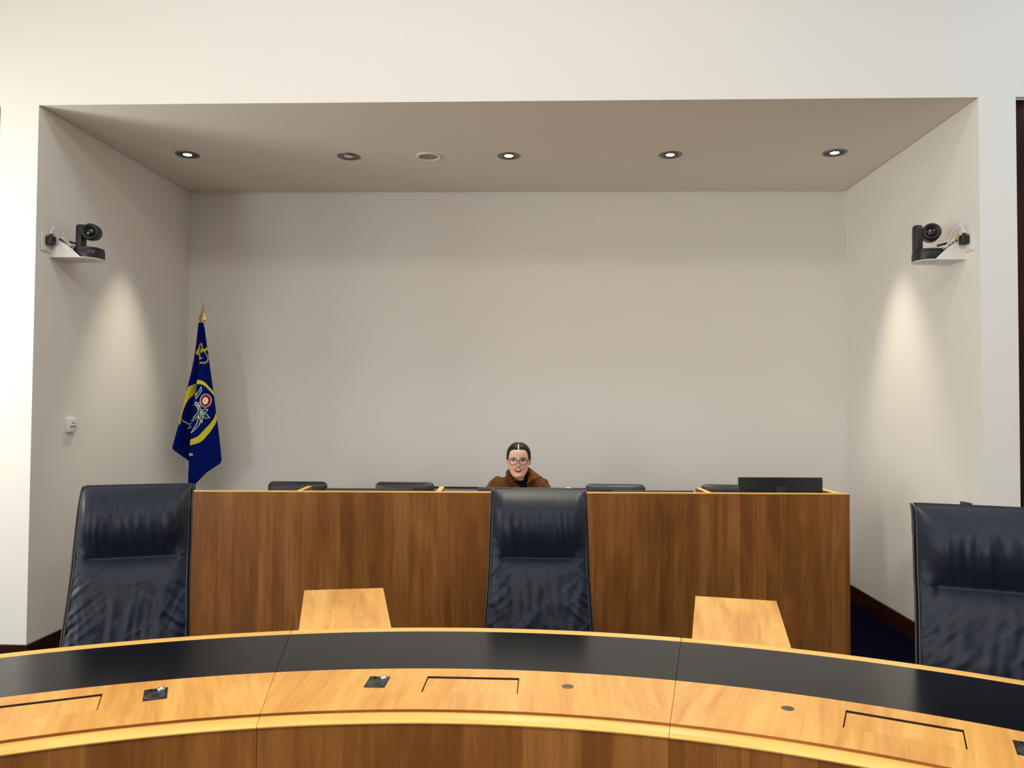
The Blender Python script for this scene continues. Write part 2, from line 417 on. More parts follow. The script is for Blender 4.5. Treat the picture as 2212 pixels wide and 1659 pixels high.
def desk_bay(ang, label, socket_x, grommet_x, uo):
    a = radians(ang)
    t = thing('curved_desk_bay', (CX + R0 * sin(a), CY + R0 * cos(a), 0), label, 'desk', rz=-a, group='bays of the curved desk')
    half = HALF - 0.0007 / 2.7
    # veneered top with the opening for the flap
    ins, outs = [], []
    si, so = RIN * sin(half), RMID * sin(half)
    cols = []
    for k in range(11): s = k / 10; cols.append((-si + (si - FX) * s, -so + (so - FX) * s))
    for k in range(1, 9): s = -FX + 2 * FX * k / 8; cols.append((s, s))
    for k in range(1, 11): s = k / 10; cols.append((FX + (si - FX) * s, FX + (so - FX) * s))
    mb = MB(); V = []; U = []
    def lift(xi, xo, kind):
        pi_ = (xi, sqrt(RIN ** 2 - xi ** 2)); po = (xo, sqrt(RMID ** 2 - xo ** 2))
        if kind == 0: return pi_
        if kind == 3: return po
        y = FN if kind == 1 else FF
        s = (y - pi_[1]) / (po[1] - pi_[1])
        return (pi_[0] + (po[0] - pi_[0]) * s, y)
    nc = len(cols)
    for z in (ZD, ZD - 0.03):
        for xi, xo in cols:
            for kd in range(4):
                x, y = lift(xi, xo, kd); V.append((x, y - R0, z)); U.append((x + uo, y))
    F = []
    idx = lambda l, c, k: l * nc * 4 + c * 4 + k
    hole0, hole1 = 10, 18
    for l in (0, 1):
        for c in range(nc - 1):
            for k in range(3):
                if k == 1 and hole0 <= c < hole1: continue
                F.append((idx(l, c, k), idx(l, c + 1, k), idx(l, c + 1, k + 1), idx(l, c, k + 1)))
    for c in range(nc - 1):
        F.append((idx(0, c, 0), idx(1, c, 0), idx(1, c + 1, 0), idx(0, c + 1, 0)))
        F.append((idx(0, c, 3), idx(0, c + 1, 3), idx(1, c + 1, 3), idx(1, c, 3)))
    for c in (0, nc - 1):
        for k in range(3): F.append((idx(0, c, k), idx(0, c, k + 1), idx(1, c, k + 1), idx(1, c, k)))
    mb.add(V, F, U)
    mb.build('worktop', MT['oak'], t)
    fl = MB().box2((-FX + 0.0025, FN + 0.001 - R0, ZD - 0.021), (FX - 0.0025, FF - 0.013 - R0, ZD - 0.0012))
    o = fl.build('cable_flap', MT['oak'], t, bevel=0.001, seg=1)
    grain_uv(o.data, 'y', (uo, R0))
    MB().box2((-FX - 0.02, FN - 0.02 - R0, ZD - 0.14), (FX + 0.02, FF + 0.03 - R0, ZD - 0.031)).build('cable_tray', MT['gap'], t)  # dark box that paints the shade below the flap gap
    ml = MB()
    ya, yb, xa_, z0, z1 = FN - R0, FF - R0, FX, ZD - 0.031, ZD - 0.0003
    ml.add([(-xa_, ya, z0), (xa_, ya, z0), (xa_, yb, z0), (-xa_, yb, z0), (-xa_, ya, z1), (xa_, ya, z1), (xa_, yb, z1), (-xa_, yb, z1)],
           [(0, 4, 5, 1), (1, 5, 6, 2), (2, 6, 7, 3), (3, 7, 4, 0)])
    ml.build('flap_recess', MT['recess'], t, fix=False)  # opening's shade painted as dark liner walls
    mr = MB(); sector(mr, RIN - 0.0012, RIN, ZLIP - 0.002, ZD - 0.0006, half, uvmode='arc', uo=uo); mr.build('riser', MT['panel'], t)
    m2 = MB(); sector(m2, RMID + 0.0004, RLE - 0.0004, ZD - 0.03, ZD, half, uvmode='radial'); m2.build('writing_inlay', MT['inlay'], t)
    m3 = MB(); sector(m3, RLE, ROUT, ZD - 0.034, ZD, half, uvmode='arc', uo=uo); m3.build('rear_edging', MT['oakedge'], t, bevel=0.0015, seg=1)
    # lower nosing on the near side
    m4 = MB(); n = 40; V = []; U = []; F = []
    prof = [(RIN + 0.003, ZLIP), (RLIP + 0.012, ZLIP), (RLIP + 0.005, ZLIP - 0.0022), (RLIP, ZLIP - 0.006), (RLIP + 0.0015, ZLIP - 0.0095), (RLIP + 0.006, ZLIP - 0.0115), (RIN + 0.003, ZLIP - 0.0115)]
    acc = [0]
    for i in range(1, len(prof)): acc.append(acc[-1] + sqrt((prof[i][0] - prof[i - 1][0]) ** 2 + (prof[i][1] - prof[i - 1][1]) ** 2))
    m = len(prof)
    for i in range(n + 1):
        b = -half + 2 * half * i / n
        for (r, z), s in zip(prof, acc): V.append((r * sin(b), r * cos(b) - R0, z)); U.append((s + uo, b * 2.4))
    for i in range(n):
        for k in range(m): F.append((i * m + k, (i + 1) * m + k, (i + 1) * m + (k + 1) % m, i * m + (k + 1) % m))
    F += [tuple(range(m)), tuple(range(n * m, (n + 1) * m))[::-1]]
    m4.add(V, F, U); m4.build('nosing', MT['oakedge'], t, smooth=True, angle=30)
    m5 = MB(); sector(m5, RPAN, RPAN + 0.025, 0.0, ZLIP - 0.0115, half, uvmode='panel', uo=uo); m5.build('front_panel', MT['panel'], t)
    for s in (-1, 1):
        gm = MB().box((0, 0, (ZD - 0.03) / 2), (0.02, 0.55, ZD - 0.03), None)
        o = gm.build('gable', MT['panel'], t, uv='z')
        b = s * (half - 0.012 / 2.6); o.location = ((RPAN + 0.305) * sin(b), (RPAN + 0.305) * cos(b) - R0, 0); o.rotation_euler = (0, 0, -b)
    # microphone and speaker unit
    sx, sy = socket_x, 2.6015
    u = MB().box2((-0.0295, -0.0435, -0.003), (0.0295, 0.0435, 0.0008)).build('microphone_unit', MT['black'], t, bevel=0.0006, seg=1)
    u.location = (sx, sy - R0, ZD)
    MB().lathe([(0.0262, 0.0005), (0.0262, 0.002), (0.0235, 0.0026), (0.019, 0.0012), (0.0, 0.001)], 40, Matrix.Translation((0.0, -0.014, 0)), caps=False).build('speaker_dial', MT['darkgrey'], u, smooth=True)
    MB().box2((-0.0105, -0.026, 0.001), (0.0105, -0.002, 0.0022)).build('talk_button', MT['black'], u, bevel=0.0006, seg=1)
    MB().lathe([(0.0095, 0.0006), (0.0095, 0.006), (0.0075, 0.0068), (0.006, 0.003), (0.0, 0.003)], 28, Matrix.Translation((0.013, 0.031, 0)), caps=False).build('chrome_connector', MT['chrome'], u, smooth=True)
    MB().lathe([(0.0090, 0.0006), (0.0090, 0.0022), (0.0065, 0.0024), (0.005, 0.0008), (0.0, 0.0008)], 28, Matrix.Translation((-0.014, 0.031, 0)), caps=False).build('jack_socket', MT['blackgloss'], u, smooth=True)
    gg = MB().lathe([(0.0163, -0.002), (0.0163, 0.0006), (0.0145, 0.001), (0.0, 0.001)], 36, caps=False).build('grommet', MT['bronze'], t, smooth=True)
    gg.location = (grommet_x, 2.598 - R0, ZD)
    return t
desk_bay(-24.28, 'left bay of the curved oak desk with charcoal writing surface', 0.2625, -0.268, 3.7)
desk_bay(0.18, 'centre bay of the curved oak desk with both cable flap and round grommet', -0.2665, 0.268, 0.0)
desk_bay(24.64, 'right bay of the curved oak desk, its charcoal surface running out of frame', 0.2590, -0.267, 9.1)

# side return tables standing behind the desk joints
def return_table(P, label):
    c = Vector((sum(p[0] for p in P) / 4, sum(p[1] for p in P) / 4, 0))
    t = thing('return_table', c, label, 'side table', group='oak return tables behind the curved desk')
    q = [Vector((p[0], p[1])) - c.xy for p in P]
    ax = (q[1] - q[2]).normalized(); ang = atan2(ax.x, ax.y)
    mb = MB().prism([tuple(v) for v in q], 0.712, 0.7395)
    o = mb.build('tabletop', MT['oak'], t, bevel=0.0015, seg=1)
    l = o.data.uv_layers.new(name='UVMap') if not o.data.uv_layers else o.data.uv_layers[0]
    for lp in o.data.loops:
        v = o.data.vertices[lp.vertex_index].co
        l.data[lp.index].uv = (v.x * cos(ang) - v.y * sin(ang) + c.x * 3, v.x * sin(ang) + v.y * cos(ang))
    s = MB().prism([tuple(v * 0.93) for v in q], 0.03, 0.712)
    s.build('cabinet', MT['panel'], t, uv='z')
    MB().prism([tuple(v * 0.85) for v in q], 0, 0.03).build('plinth', MT['black'], t)
    return t
return_table([(-0.987, 3.222), (-0.666, 3.285), (-0.517, 2.700), (-0.832, 2.660)], 'low oak return table between left and middle navy chairs')
return_table([(0.642, 3.230), (0.954, 3.167), (0.8175, 2.556), (0.514, 2.642)], 'low oak return table between middle and right navy chairs')

# ------------------------------------------------------------------ high-backed navy leather chairs
def copy_tree(o, parent=None):
    c = o.copy(); COL.objects.link(c)
    if parent is not None: c.parent = parent
    for ch in list(o.children): copy_tree(ch, c)
    return c

def smooth01(x): x = max(0.0, min(1.0, x)); return x * x * (3 - 2 * x)
def exec_chair(loc, rz, label, seed, zt=1.135, zs=0.838, hw=0.218, emboss=False, slope=0.42):
    t = thing('executive_chair', loc, label, 'chair', rz=rz, group='navy leather chairs at the curved desk')
    zb = 0.47
    off = Vector((seed * 7.3, seed * 3.1, 0))
    def base_y(z): return 0.12 + slope * (z - zb) - 0.10 * max(0, (z - zb)) ** 2
    def hw_at(z):
        return hw + 0.013 * (1 - smooth01((z - zb) / (zs - zb))) - 0.004 * smooth01((z - zs) / (zt - zs))
    def puff(z):
        if z >= zs:
            h = (z - zs) / (zt - zs)
            return 0.006 + 0.100 * sin(min(1.0, max(0.0, h) / 0.60) * pi / 2) ** 1.05
        h = (zs - z) / (zs - zb)
        return 0.006 + 0.048 * (1 - exp(-h * 9)) * (1 - 0.30 * h)
    rtop = 0.095
    def ridge(v, k=2.2): return (1 - abs(noise.noise(v)) * 1.8) * abs(1 - abs(noise.noise(v)) * 1.8) ** (k - 1)
    def front(u, z):
        x = u * hw_at(z)
        e = abs(u)
        p = puff(z)
        # seam does not reach the very edge: shallow pleats there
        edge = 1 - e ** (5 + 9 * smooth01((z - zs) / (zt - zs)))
        seamfill = smooth01((e - 0.72) / 0.16) * 0.030 * exp(-((z - zs) / 0.03) ** 2)
        f = 0.020 + (p - 0.006) * edge + seamfill * edge
        d = (1 - e) * hw
        q = Vector((x, z, 0)) + off
        w = 0.0
        if z >= zs:
            h = (z - zs) / (zt - zs)
            env = sin(pi * h) ** 0.6 if 0 < h < 1 else 0
            warp = noise.noise(Vector((x * 6, z * 5, seed))) * 0.030
            w += noise.noise(Vector(((x + warp + 0.12 * (z - zs)) * 42, z * 5.0, 2 + seed))) * 0.0120 * env * (0.25 + 0.75 * smooth01(noise.noise(Vector((x * 9, z * 3, seed + 8))) + 0.65))
            w += 0.0050 * ridge(Vector(((x + warp) * 17, z * 2.6, 31 + seed)), 4) * env * smooth01(noise.noise(Vector((x * 7, z * 6, seed + 41))) + 0.6)
            w += noise.noise(Vector(((z + 0.75 * d) * 55, x * 8, 5 + seed))) * 0.0050 * exp(-d / 0.045) * smooth01((0.85 - h) / 0.4)
        else:
            h = (zs - z) / (zs - zb)
            w += noise.noise(Vector(((z - 0.85 * d) * 34, d * 9, 9 + seed + (1 if u > 0 else 0)))) * 0.0165 * exp(-d / 0.085) * smooth01(h * 6)
            warp = noise.noise(Vector((x * 5, z * 4, seed + 3))) * 0.05
            w += noise.noise(Vector(((x + warp + 0.35 * x * h) * 26, z * 6, 12 + seed))) * 0.0135 * smooth01(h * 2.2)
            w += noise.noise(Vector((x * 11 + z * 9, z * 12 - x * 6, 15 + seed))) * 0.0070 * smooth01(h * 3)
            w += 0.0065 * ridge(Vector(((x * (1 if u < 0 else -1) * 0.6 + z * 0.5 + warp) * 15, (z - 0.3 * abs(x)) * 5, 51 + seed)), 4) * smooth01(h * 3) * smooth01(noise.noise(Vector((x * 8, z * 7, seed + 61))) + 0.55)
            w += noise.noise(Vector(((x + warp) * 48, z * 4, 19 + seed))) * 0.0028 * exp(-h * 7)
        if emboss and z > zs:
            cx, cz = 0.0, zs + 0.155
            dx, dz = x - cx, z - cz
            rr = sqrt(dx * dx + dz * dz)
            for R in (0.050, 0.036): w += 0.0016 * exp(-((rr - R) / 0.0028) ** 2)
            if rr < 0.030: w += 0.0012 * noise.noise(Vector((x * 160, z * 160, 1)))
        f += w * smooth01((1 - e) / 0.04)
        # roll over at the top
        y = base_y(z) - f
        s = (z - (zt - rtop)) / rtop
        if s > 0:
            s = min(s, 1.0)
            k = sqrt(max(0.0, 1 - s * s))
            y = base_y(z) + 0.045 * (1 - k) - f * k
        return Vector((x, y, z))
    NU, NV = 84, 150
    def zv(v):
        # finer rows near the top and the seam
        if v < 0.12: s = v / 0.12; return zt - rtop * (1 - cos(s * pi / 2)) if s < 1 else zt - rtop
        return (zt - rtop) + (zb - (zt - rtop)) * ((v - 0.12) / 0.88)
    fb = MB().grid(lambda u, v: front(u * 2 - 1, zv(v)), NU, NV)
    back_pts = []
    fb.build('backrest', MT['leather'], t, smooth=True, fix=False)
    br = t.children[0]
    # flip if needed so normals face -y
    if br.data.polygons[NU * NV // 2].normal.y > 0:
        br.data.flip_normals()
    for s in (-1, 1):
        for dx, dy in ((-0.001, -0.001), (0.009, 0.010)):
            path = []
            for j in range(60):
                z = zv(j / 59)
                p = front(s, z); path.append((p.x + s * dx, p.y + dy, p.z + 0.0))
            MB().tube(path, 0.0042, 7).build('piping', MT['piping'], br, smooth=True)
    # side walls and rear shell
    sh = MB()
    for s in (-1, 1):
        def side(u, v, s=s):
            z = zv(v); p = front(s, z)
            yb = base_y(z) + (0.055 if z < zt - rtop else 0.055)
            k = 1.0
            if z > zt - rtop:
                q = (z - (zt - rtop)) / rtop; yb = base_y(z) + 0.045 + 0.012 + 0.02 * sqrt(max(0, 1 - q * q))
            return Vector((p.x + s * 0.010 * sin(pi * min(u * 1.0, 1)) , p.y + (yb - p.y) * u, z))
        sh.grid(side, 6, 60)
    def rear(u, v):
        z = zv(v); uu = u * 2 - 1
        yb = base_y(z) + 0.055
        if z > zt - rtop:
            q = (z - (zt - rtop)) / rtop; yb = base_y(z) + 0.045 + 0.012 + 0.02 * sqrt(max(0, 1 - q * q))
        return Vector((uu * hw_at(z), yb + 0.012 * (1 - uu * uu), z))
    sh.grid(rear, 16, 60)
    def cap(u, v):
        uu = u * 2 - 1; p = front(uu, zt); q = rear(u, 0)
        return p.lerp(q, v) + Vector((0, 0, 0.006 * sin(pi * v)))
    sh.grid(cap, 40, 5)
    sh.build('back_cover', MT['leather'], t, smooth=True)
    # seat, arms, column, base
    MB().box((0, -0.10, 0.455), (0.50, 0.50, 0.10)).build('seat', MT['leather'], t, bevel=0.035, seg=4)
    MB().box((0, -0.08, 0.392), (0.40, 0.40, 0.028)).build('seat_pan', MT['black'], t, bevel=0.006)
    MB().lathe([(0.032, 0.10), (0.032, 0.24), (0.022, 0.24), (0.022, 0.385)], 20, Matrix.Translation((0, -0.08, 0))).build('gas_column', MT['black'], t, smooth=True, angle=40)
    for k in range(5):
        a = 2 * pi * k / 5 + 0.3
        R = Matrix.Rotation(a, 4, 'Z'); O = Vector((0, -0.08, 0))
        pts = [O + (R @ Vector((r, 0, z))) for r, z in ((0.0, 0.105), (0.12, 0.10), (0.30, 0.075))]
        lg = MB().tube(pts, [0.026, 0.022, 0.015], 10).build('base_leg', MT['steel'], t, smooth=True)
        cw = MB()
        for e in (-0.014, 0.014):
            cw.lathe([(0.024, -0.008), (0.028, -0.005), (0.028, 0.005), (0.024, 0.008)], 20, Matrix.Translation(O + (R @ Vector((0.305, e, 0.028)))) @ R @ Matrix.Rotation(pi / 2, 4, 'X'))
        cw.build('caster', MT['black'], lg, smooth=True, angle=40)
    return t
exec_chair((-0.001, 3.21, 0), 0.015, 'navy leather high-backed chair in the middle, centred behind the curved desk', 1.0, zt=1.130, zs=0.842, hw=0.213)
exec_chair((-1.560, 2.830, 0), 0.34, 'navy leather high-backed chair at the left with its right side showing', 2.0, zt=1.170, zs=0.897, hw=0.208)
exec_chair((1.378, 2.290, 0), -0.33, 'navy leather high-backed chair cut off by the right edge, faint emblem embossed', 3.0, zt=1.184, zs=0.935, hw=0.224, emboss=True)

# ------------------------------------------------------------------ rear bench desk
# front line runs slightly askew to the alcove
BA = math.atan(0.0543)
def bx(x): return 4.25 + (x + 1.93) * 0.0543
bench = thing('bench_desk', (-0.22, bx(-0.22), 0), 'long straight oak bench desk with tall panelled front inside the alcove', 'desk', rz=BA)
BL, BR = (-2.19 + 0.22) / cos(BA), (1.752 + 0.22) / cos(BA)
ZP = 1.0335
def lx(x): return (x + 0.22) / cos(BA)
MB().box2((BL, 0, 0), (BR, 0.022, ZP - 0.006)).build('front_panel', MT['panel'], bench, uv='z')
MB().box2((BL, -0.001, ZP - 0.006), (BR, 0.024, ZP)).build('top_lipping', MT['oakedge'], bench, uv='x')
for x0, x1 in ((lx(-2.163), lx(-2.105)), (lx(1.663), lx(1.714))):
    o = MB().box2((x0, 0.022, 0), (x1, 0.33, ZP)).build('end_panel', MT['panel'], bench, uv='z')
    MB().box2((x0, 0.024, ZP), (x1, 0.33, ZP + 0.0012)).build('lipping', MT['oakedge'], o, uv='y')
for x in (-1.351, -0.570, 0.180, 0.957):
    o = MB().box2((lx(x) - 0.014, 0.022, 0.741), (lx(x) + 0.014, 0.26, ZP)).build('divider', MT['panel'], bench, uv='z')
    MB().box2((lx(x) - 0.014, 0.024, ZP), (lx(x) + 0.014, 0.26, ZP + 0.0012)).build('lipping', MT['oakedge'], o, uv='y')
MB().box2((lx(-2.10), 0.022, 0.71), (lx(1.663), 0.62, 0.74)).build('worktop', MT['oak'], bench, uv='x')

def monitor(x0, x1, yl, ztop, label, h=0.27, gloss=False):
    w = x1 - x0; xc = (x0 + x1) / 2
    yw = bx(xc) + yl
    t = thing('monitor', (xc, yw, 0.741), label, 'monitor', rz=BA, group='monitors on the bench desk')
    top = ztop - 0.741
    MB().box2((-w / 2, -0.012, top - h), (w / 2, 0.012, top)).build('casing', MT['blackgloss'] if gloss else MT['darkgrey'], t, bevel=0.003)
    MB().box2((-w / 2 + 0.008, 0.012, top - h + 0.012), (w / 2 - 0.008, 0.0135, top - 0.008)).build('screen', MT['blackgloss'], t)
    MB().box2((-0.03, -0.028, 0.008), (0.03, -0.012, top - 0.05)).build('stand', MT['black'], t, bevel=0.003)
    MB().box2((-0.11, -0.07, 0.0), (0.11, 0.07, 0.009)).build('stand_base', MT['black'], t, bevel=0.003)
    return t
monitor(-2.085, -1.640, 0.30, 1.0015, 'monitor in the bay by the flag, only its thin black top edge showing', h=0.24)
monitor(-1.272, -0.762, 0.27, 1.021, 'slim dark monitor hiding the base of the second grey chair', h=0.25)
monitor(-0.372, 0.106, 0.24, 1.0325, 'dark grey monitor directly in front of the seated person', h=0.26)
monitor(0.428, 0.906, 0.21, 1.0225, 'slim black monitor between the third and fourth bench dividers', h=0.25)
monitor(1.152, 1.642, 0.13, 1.111, 'tall glossy black monitor at the right end of the bench desk', h=0.34, gloss=True)

# ------------------------------------------------------------------ grey chairs behind the bench
def task_chair_proto():
    t = thing('task_chair', (0, 0, 0), '', 'chair', group='grey leather chairs behind the bench desk')
    w, zt, zb = 0.205, 0.98, 0.52
    def outline(u, v):
        # rounded-corner sheet: v 0 bottom - 1 top
        z = zb + (zt - zb) * v
        hw = w
        r = 0.035
        if z > zt - r: hw = w - r + sqrt(max(0, r * r - (z - zt + r) ** 2))
        return u * hw, z
    def vv(v): return 1 - (1 - v) ** 1.6
    def fr(u, v):
        x, z = outline(u * 2 - 1, vv(v)); e = abs(u * 2 - 1)
        pz = sqrt(max(0, 1 - max(0, (z - zt + 0.035) / 0.035) ** 2))
        return Vector((x, 0.14 + 0.10 * (z - zb) - (0.012 + 0.028 * (1 - e ** 4)) * pz, z))
    def bk(u, v):
        x, z = outline(u * 2 - 1, vv(v)); e = abs(u * 2 - 1)
        pz = sqrt(max(0, 1 - max(0, (z - zt + 0.035) / 0.035) ** 2))
        return Vector((x, 0.14 + 0.10 * (z - zb) + (0.012 + 0.02 * (1 - e ** 4)) * pz, z))
    m = MB().grid(fr, 24, 40).grid(lambda u, v: bk(1 - u, v), 24, 40)
    for s in (0.0, 1.0): m.grid(lambda u, v, s=s: fr(s, v).lerp(bk(s, v), u), 3, 40)
    m.build('backrest', MT['leather2'], t, smooth=True, angle=60)
    MB().box((0, -0.10, 0.455), (0.46, 0.46, 0.08)).build('seat', MT['leather2'], t, bevel=0.03, seg=3)
    MB().box((0, 0.15, 0.47), (0.08, 0.05, 0.20)).build('back_bracket', MT['black'], t, bevel=0.006)
    MB().lathe([(0.030, 0.10), (0.030, 0.24), (0.020, 0.24), (0.020, 0.416)], 18, Matrix.Translation((0, -0.08, 0))).build('gas_column', MT['black'], t, smooth=True, angle=40)
    for k in range(5):
        a = 2 * pi * k / 5; R = Matrix.Rotation(a, 4, 'Z'); O = Vector((0, -0.08, 0))
        lg = MB().tube([O + (R @ Vector((r, 0, z))) for r, z in ((0.0, 0.10), (0.27, 0.07))], [0.024, 0.015], 10).build('base_leg', MT['black'], t, smooth=True)
        MB().lathe([(0.022, -0.02), (0.026, -0.014), (0.026, 0.014), (0.022, 0.02)], 16, Matrix.Translation(O + (R @ Vector((0.275, 0, 0.027)))) @ R @ Matrix.Rotation(pi / 2, 4, 'X')).build('caster', MT['black'], lg, smooth=True)
    return t
proto = task_chair_proto()
for i, (x, z, rz, lab) in enumerate([(-1.688, 0.0, 0.02, 'dark grey leather chair behind the bench nearest the flag'),
                                     (-0.939, 0.003, 0.0, 'dark grey leather chair behind the bench, second from the flag'),
                                     (-0.140, -0.004, 0.0, 'dark grey leather chair hidden behind the seated person'),
                                     (0.512, 0.004, -0.02, 'grey leather chair behind the bench just right of the seated person'),
                                     (1.302, 0.008, -0.03, 'grey leather chair partly hidden by the tall glossy monitor')]):
    c = proto if i == 0 else copy_tree(proto)
    c.location = (x, 5.275 if i == 2 else 5.16, 0); c.rotation_euler = (0, 0, rz)
    c['label'] = lab
    if z: c.scale = (1, 1, 1 + z)

# thin dark rail fixed along the back wall
o = MB().box2((-0.88, YB - 0.03, 0.845), (0.39, YB, 0.854)).build('wall_rail', MT['black'], None)
tag(o, 'thin black rail on the back wall behind the seated person', 'rail')

# ------------------------------------------------------------------ wall fittings
# light switch on the left alcove wall
sw = thing('wall_switch', (XL + 0.003, 4.739, 1.378), 'small white switch box low on the left alcove wall', 'switch')
MB().box2((0, -0.041, -0.043), (0.022, 0.041, 0.043)).build('case', MT['whiteplastic'], sw, bevel=0.003)
MB().box2((0.0215, -0.010, 0.012), (0.0232, 0.018, 0.016)).build('button', MT['darkgrey'], sw)
MB().box2((0.0215, -0.028, -0.010), (0.0232, 0.026, -0.005)).build('button', MT['darkgrey'], sw)
o = MB().box2((XR - 0.022, 4.484, 0.86), (XR + 0.0003, 4.574, 0.982)).build('wall_plate', MT['black'], None, bevel=0.003)
tag(o, 'black plate low on the right alcove wall, just above the right navy chair', 'wall plate')

def ptz_set(side):
    s = 1 if side == 'left' else -1      # direction from the wall into the alcove
    xw = XL + 0.002 if s > 0 else XR
    zb = 2.397 if s > 0 else 2.383
    y0, y1 = (4.504, 4.690) if s > 0 else (4.517, 4.697)
    yc = (y0 + y1) / 2; hwid = (y1 - y0) / 2
    reach = 0.178 if s < 0 else 0.192
    xb = xw - s * 0.004
    t = thing('camera_bracket', (xb, yc, zb), 'white rounded shelf bracket on the %s alcove wall' % side, 'bracket', group='white camera brackets')
    poly = [(0, -hwid), (s * reach, -hwid)]
    for k in range(1, 24):
        a = -pi / 2 + pi * k / 24
        poly.append((s * (reach + 0.085 * cos(a)), hwid * sin(a)))
    poly += [(s * reach, hwid), (0, hwid)]
    MB().prism(poly, -0.004, 0.0).build('shelf', MT['whiteplastic'], t)
    def sidepoly():
        P = [(0, 0.0), (reach, 0.0)]
        for k in range(1, 13):
            q = k / 12; P.append((reach * (1 - q), 0.112 * sin(q * pi / 2) ** 1.0))
        return P
    for yy in (-hwid, hwid - 0.003):
        mm = Matrix(((s, 0, 0, 0), (0, 0, 1, 0), (0, 1, 0, 0), (0, 0, 0, 1)))
        MB().prism_m(sidepoly(), yy, yy + 0.003, mm).build('side_plate', MT['whiteplastic'], t)
    MB().box2((min(0, s * 0.003), -hwid, 0), (max(0, s * 0.003), hwid, 0.165)).build('back_plate', MT['whiteplastic'], t)
    for yy, zz in ((-0.06, 0.14), (0.05, 0.125)):
        MB().lathe([(0.005, -0.001), (0.004, 0.002), (0, 0.002)], 12, Matrix.Translation((s * 0.003, yy, zz)) @ Matrix.Rotation(s * pi / 2, 4, 'Y'), caps=False).build('screw', MT['steel'], t)
    for xx in (s * 0.15, s * 0.205):
        MB().box((xx, 0, -0.0046), (0.016, 0.012, 0.0012)).build('slot', MT['greyplastic'], t)
    # the camera itself
    xcam = xw + s * (reach - 0.004)
    c = thing('conference_camera', (xcam, yc, zb), 'black %s-wall conference camera with round lens on a white bracket' % side, 'camera', group='black conference cameras')
    bp = []
    for k in range(40):
        a = 2 * pi * k / 40
        ex = 0.080 * abs(cos(a)) ** 0.75 * (1 if cos(a) >= 0 else -1); ey = 0.083 * abs(sin(a)) ** 0.75 * (1 if sin(a) >= 0 else -1)
        bp.append((ex, ey))
    b = MB().prism(bp, 0.001, 0.050)
    b.prism([(x * 0.97, y * 0.97) for x, y in bp], 0.050, 0.066)
    b = b.build('base', MT['black'], c, bevel=0.003)
    MB().box((s * 0.060, -0.0635, 0.040), (0.014, 0.001, 0.0022)).box((s * 0.060, -0.0635, 0.031), (0.009, 0.001, 0.0016)).build('marking', MT['whiteplastic'], b)
    # single yoke arm at the viewer's left, head beside it
    if s > 0: xa, xh, hz = -0.052, 0.002, 0.166
    else: xa, xh, hz = -0.060, 0.006, 0.168
    am = MB(); P = []
    for k in range(0, 13):
        a = pi / 2 * k / 12
        P.append((-0.030 + 0.030 * (1 - sin(a)) , 0.175 + 0.030 * (1 - (1 - sin(a))) ))
    prof = [(-0.030, 0.064), (0.030, 0.064), (0.030, 0.192), (0.026, 0.208), (0.012, 0.214), (-0.012, 0.214), (-0.026, 0.208), (-0.030, 0.192)]
    mm = Matrix(((0, 0, 1, 0), (1, 0, 0, 0), (0, 1, 0, 0), (0, 0, 0, 1)))
    am.prism_m(prof, xa - 0.019, xa + 0.019, mm)
    am.build('yoke_arm', MT['black'], c, bevel=0.006, seg=3)
    MB().tube([(xa, 0, hz), (xh, 0, hz)], 0.022, 20).build('pivot', MT['black'], c, smooth=True, angle=40)
    axis = Vector((0.22, -1, -0.10)) if s > 0 else Vector((-0.30, -1, 0.10))
    rot = axis.to_track_quat('Z', 'Y').to_matrix().to_4x4()
    H = Matrix.Translation((xh + 0.012, 0, hz)) @ rot
    h = MB().lathe([(0.0, -0.068), (0.022, -0.066), (0.040, -0.056), (0.049, -0.036), (0.0515, -0.005), (0.0515, 0.030), (0.049, 0.038), (0.043, 0.040)], 36, H, caps=False).build('head', MT['black'], c, smooth=True)
    MB().lathe([(0.043, 0.040), (0.0425, 0.043), (0.039, 0.043), (0.036, 0.030), (0.026, 0.022)], 36, H, caps=False).build('lens_hood', MT['darkgrey'], h, smooth=True)
    MB().lathe([(0.027, 0.022), (0.026, 0.026), (0.018, 0.031), (0.0, 0.033)], 36, H, caps=False).build('lens', MT['lens'], h, smooth=True)
    ring = []
    for k in range(9):
        a = radians(205 + k * 8); ring.append(H @ Vector((0.0395 * cos(a), 0.0395 * sin(a), 0.0437)))
    # wall socket with its plug
    ys = 4.462 if s > 0 else 4.480
    zs_ = 2.474
    k = thing('wall_socket', (xw, ys, zs_), 'white wall socket behind the %s conference camera' % side, 'socket', group='sockets beside the cameras')
    MB().box2((min(0, s * 0.008), -0.042, -0.055), (max(0, s * 0.008), 0.042, 0.055)).build('face_plate', MT['whiteplastic'], k, bevel=0.002)
    MB().box((s * 0.0085, 0.0, -0.045), (0.002, 0.01, 0.004)).build('switch', MT['greyplastic'], k)
    pl = thing('power_plug', (xw + s * 0.008, ys + 0.006, zs_ + 0.012), 'black mains plug in the %s wall socket' % side, 'plug', group='plugs beside the cameras')
    MB().box((s * 0.022, 0, 0), (0.043, 0.046, 0.055)).build('body', MT['black'], pl, bevel=0.008, seg=3)
    MB().box((s * 0.022, 0, 0.032), (0.016, 0.016, 0.014)).build('cord_grip', MT['black'], pl, bevel=0.003)
    # white lead from the plug to the shelf
    px = xw + s * 0.030; py = ys + 0.006; pz = zs_ + 0.05
    pts = []
    ctrl = [(px, py, pz), (px + s * 0.003, py + 0.005, pz + 0.035), (px + s * 0.02, py + 0.03, pz + 0.045), (px + s * 0.035, py + 0.07, pz + 0.01), (px + s * 0.05, py + 0.10, zb + 0.055), (px + s * 0.07, py + 0.12, zb + 0.012)]
    C = [Vector(q) for q in ctrl]
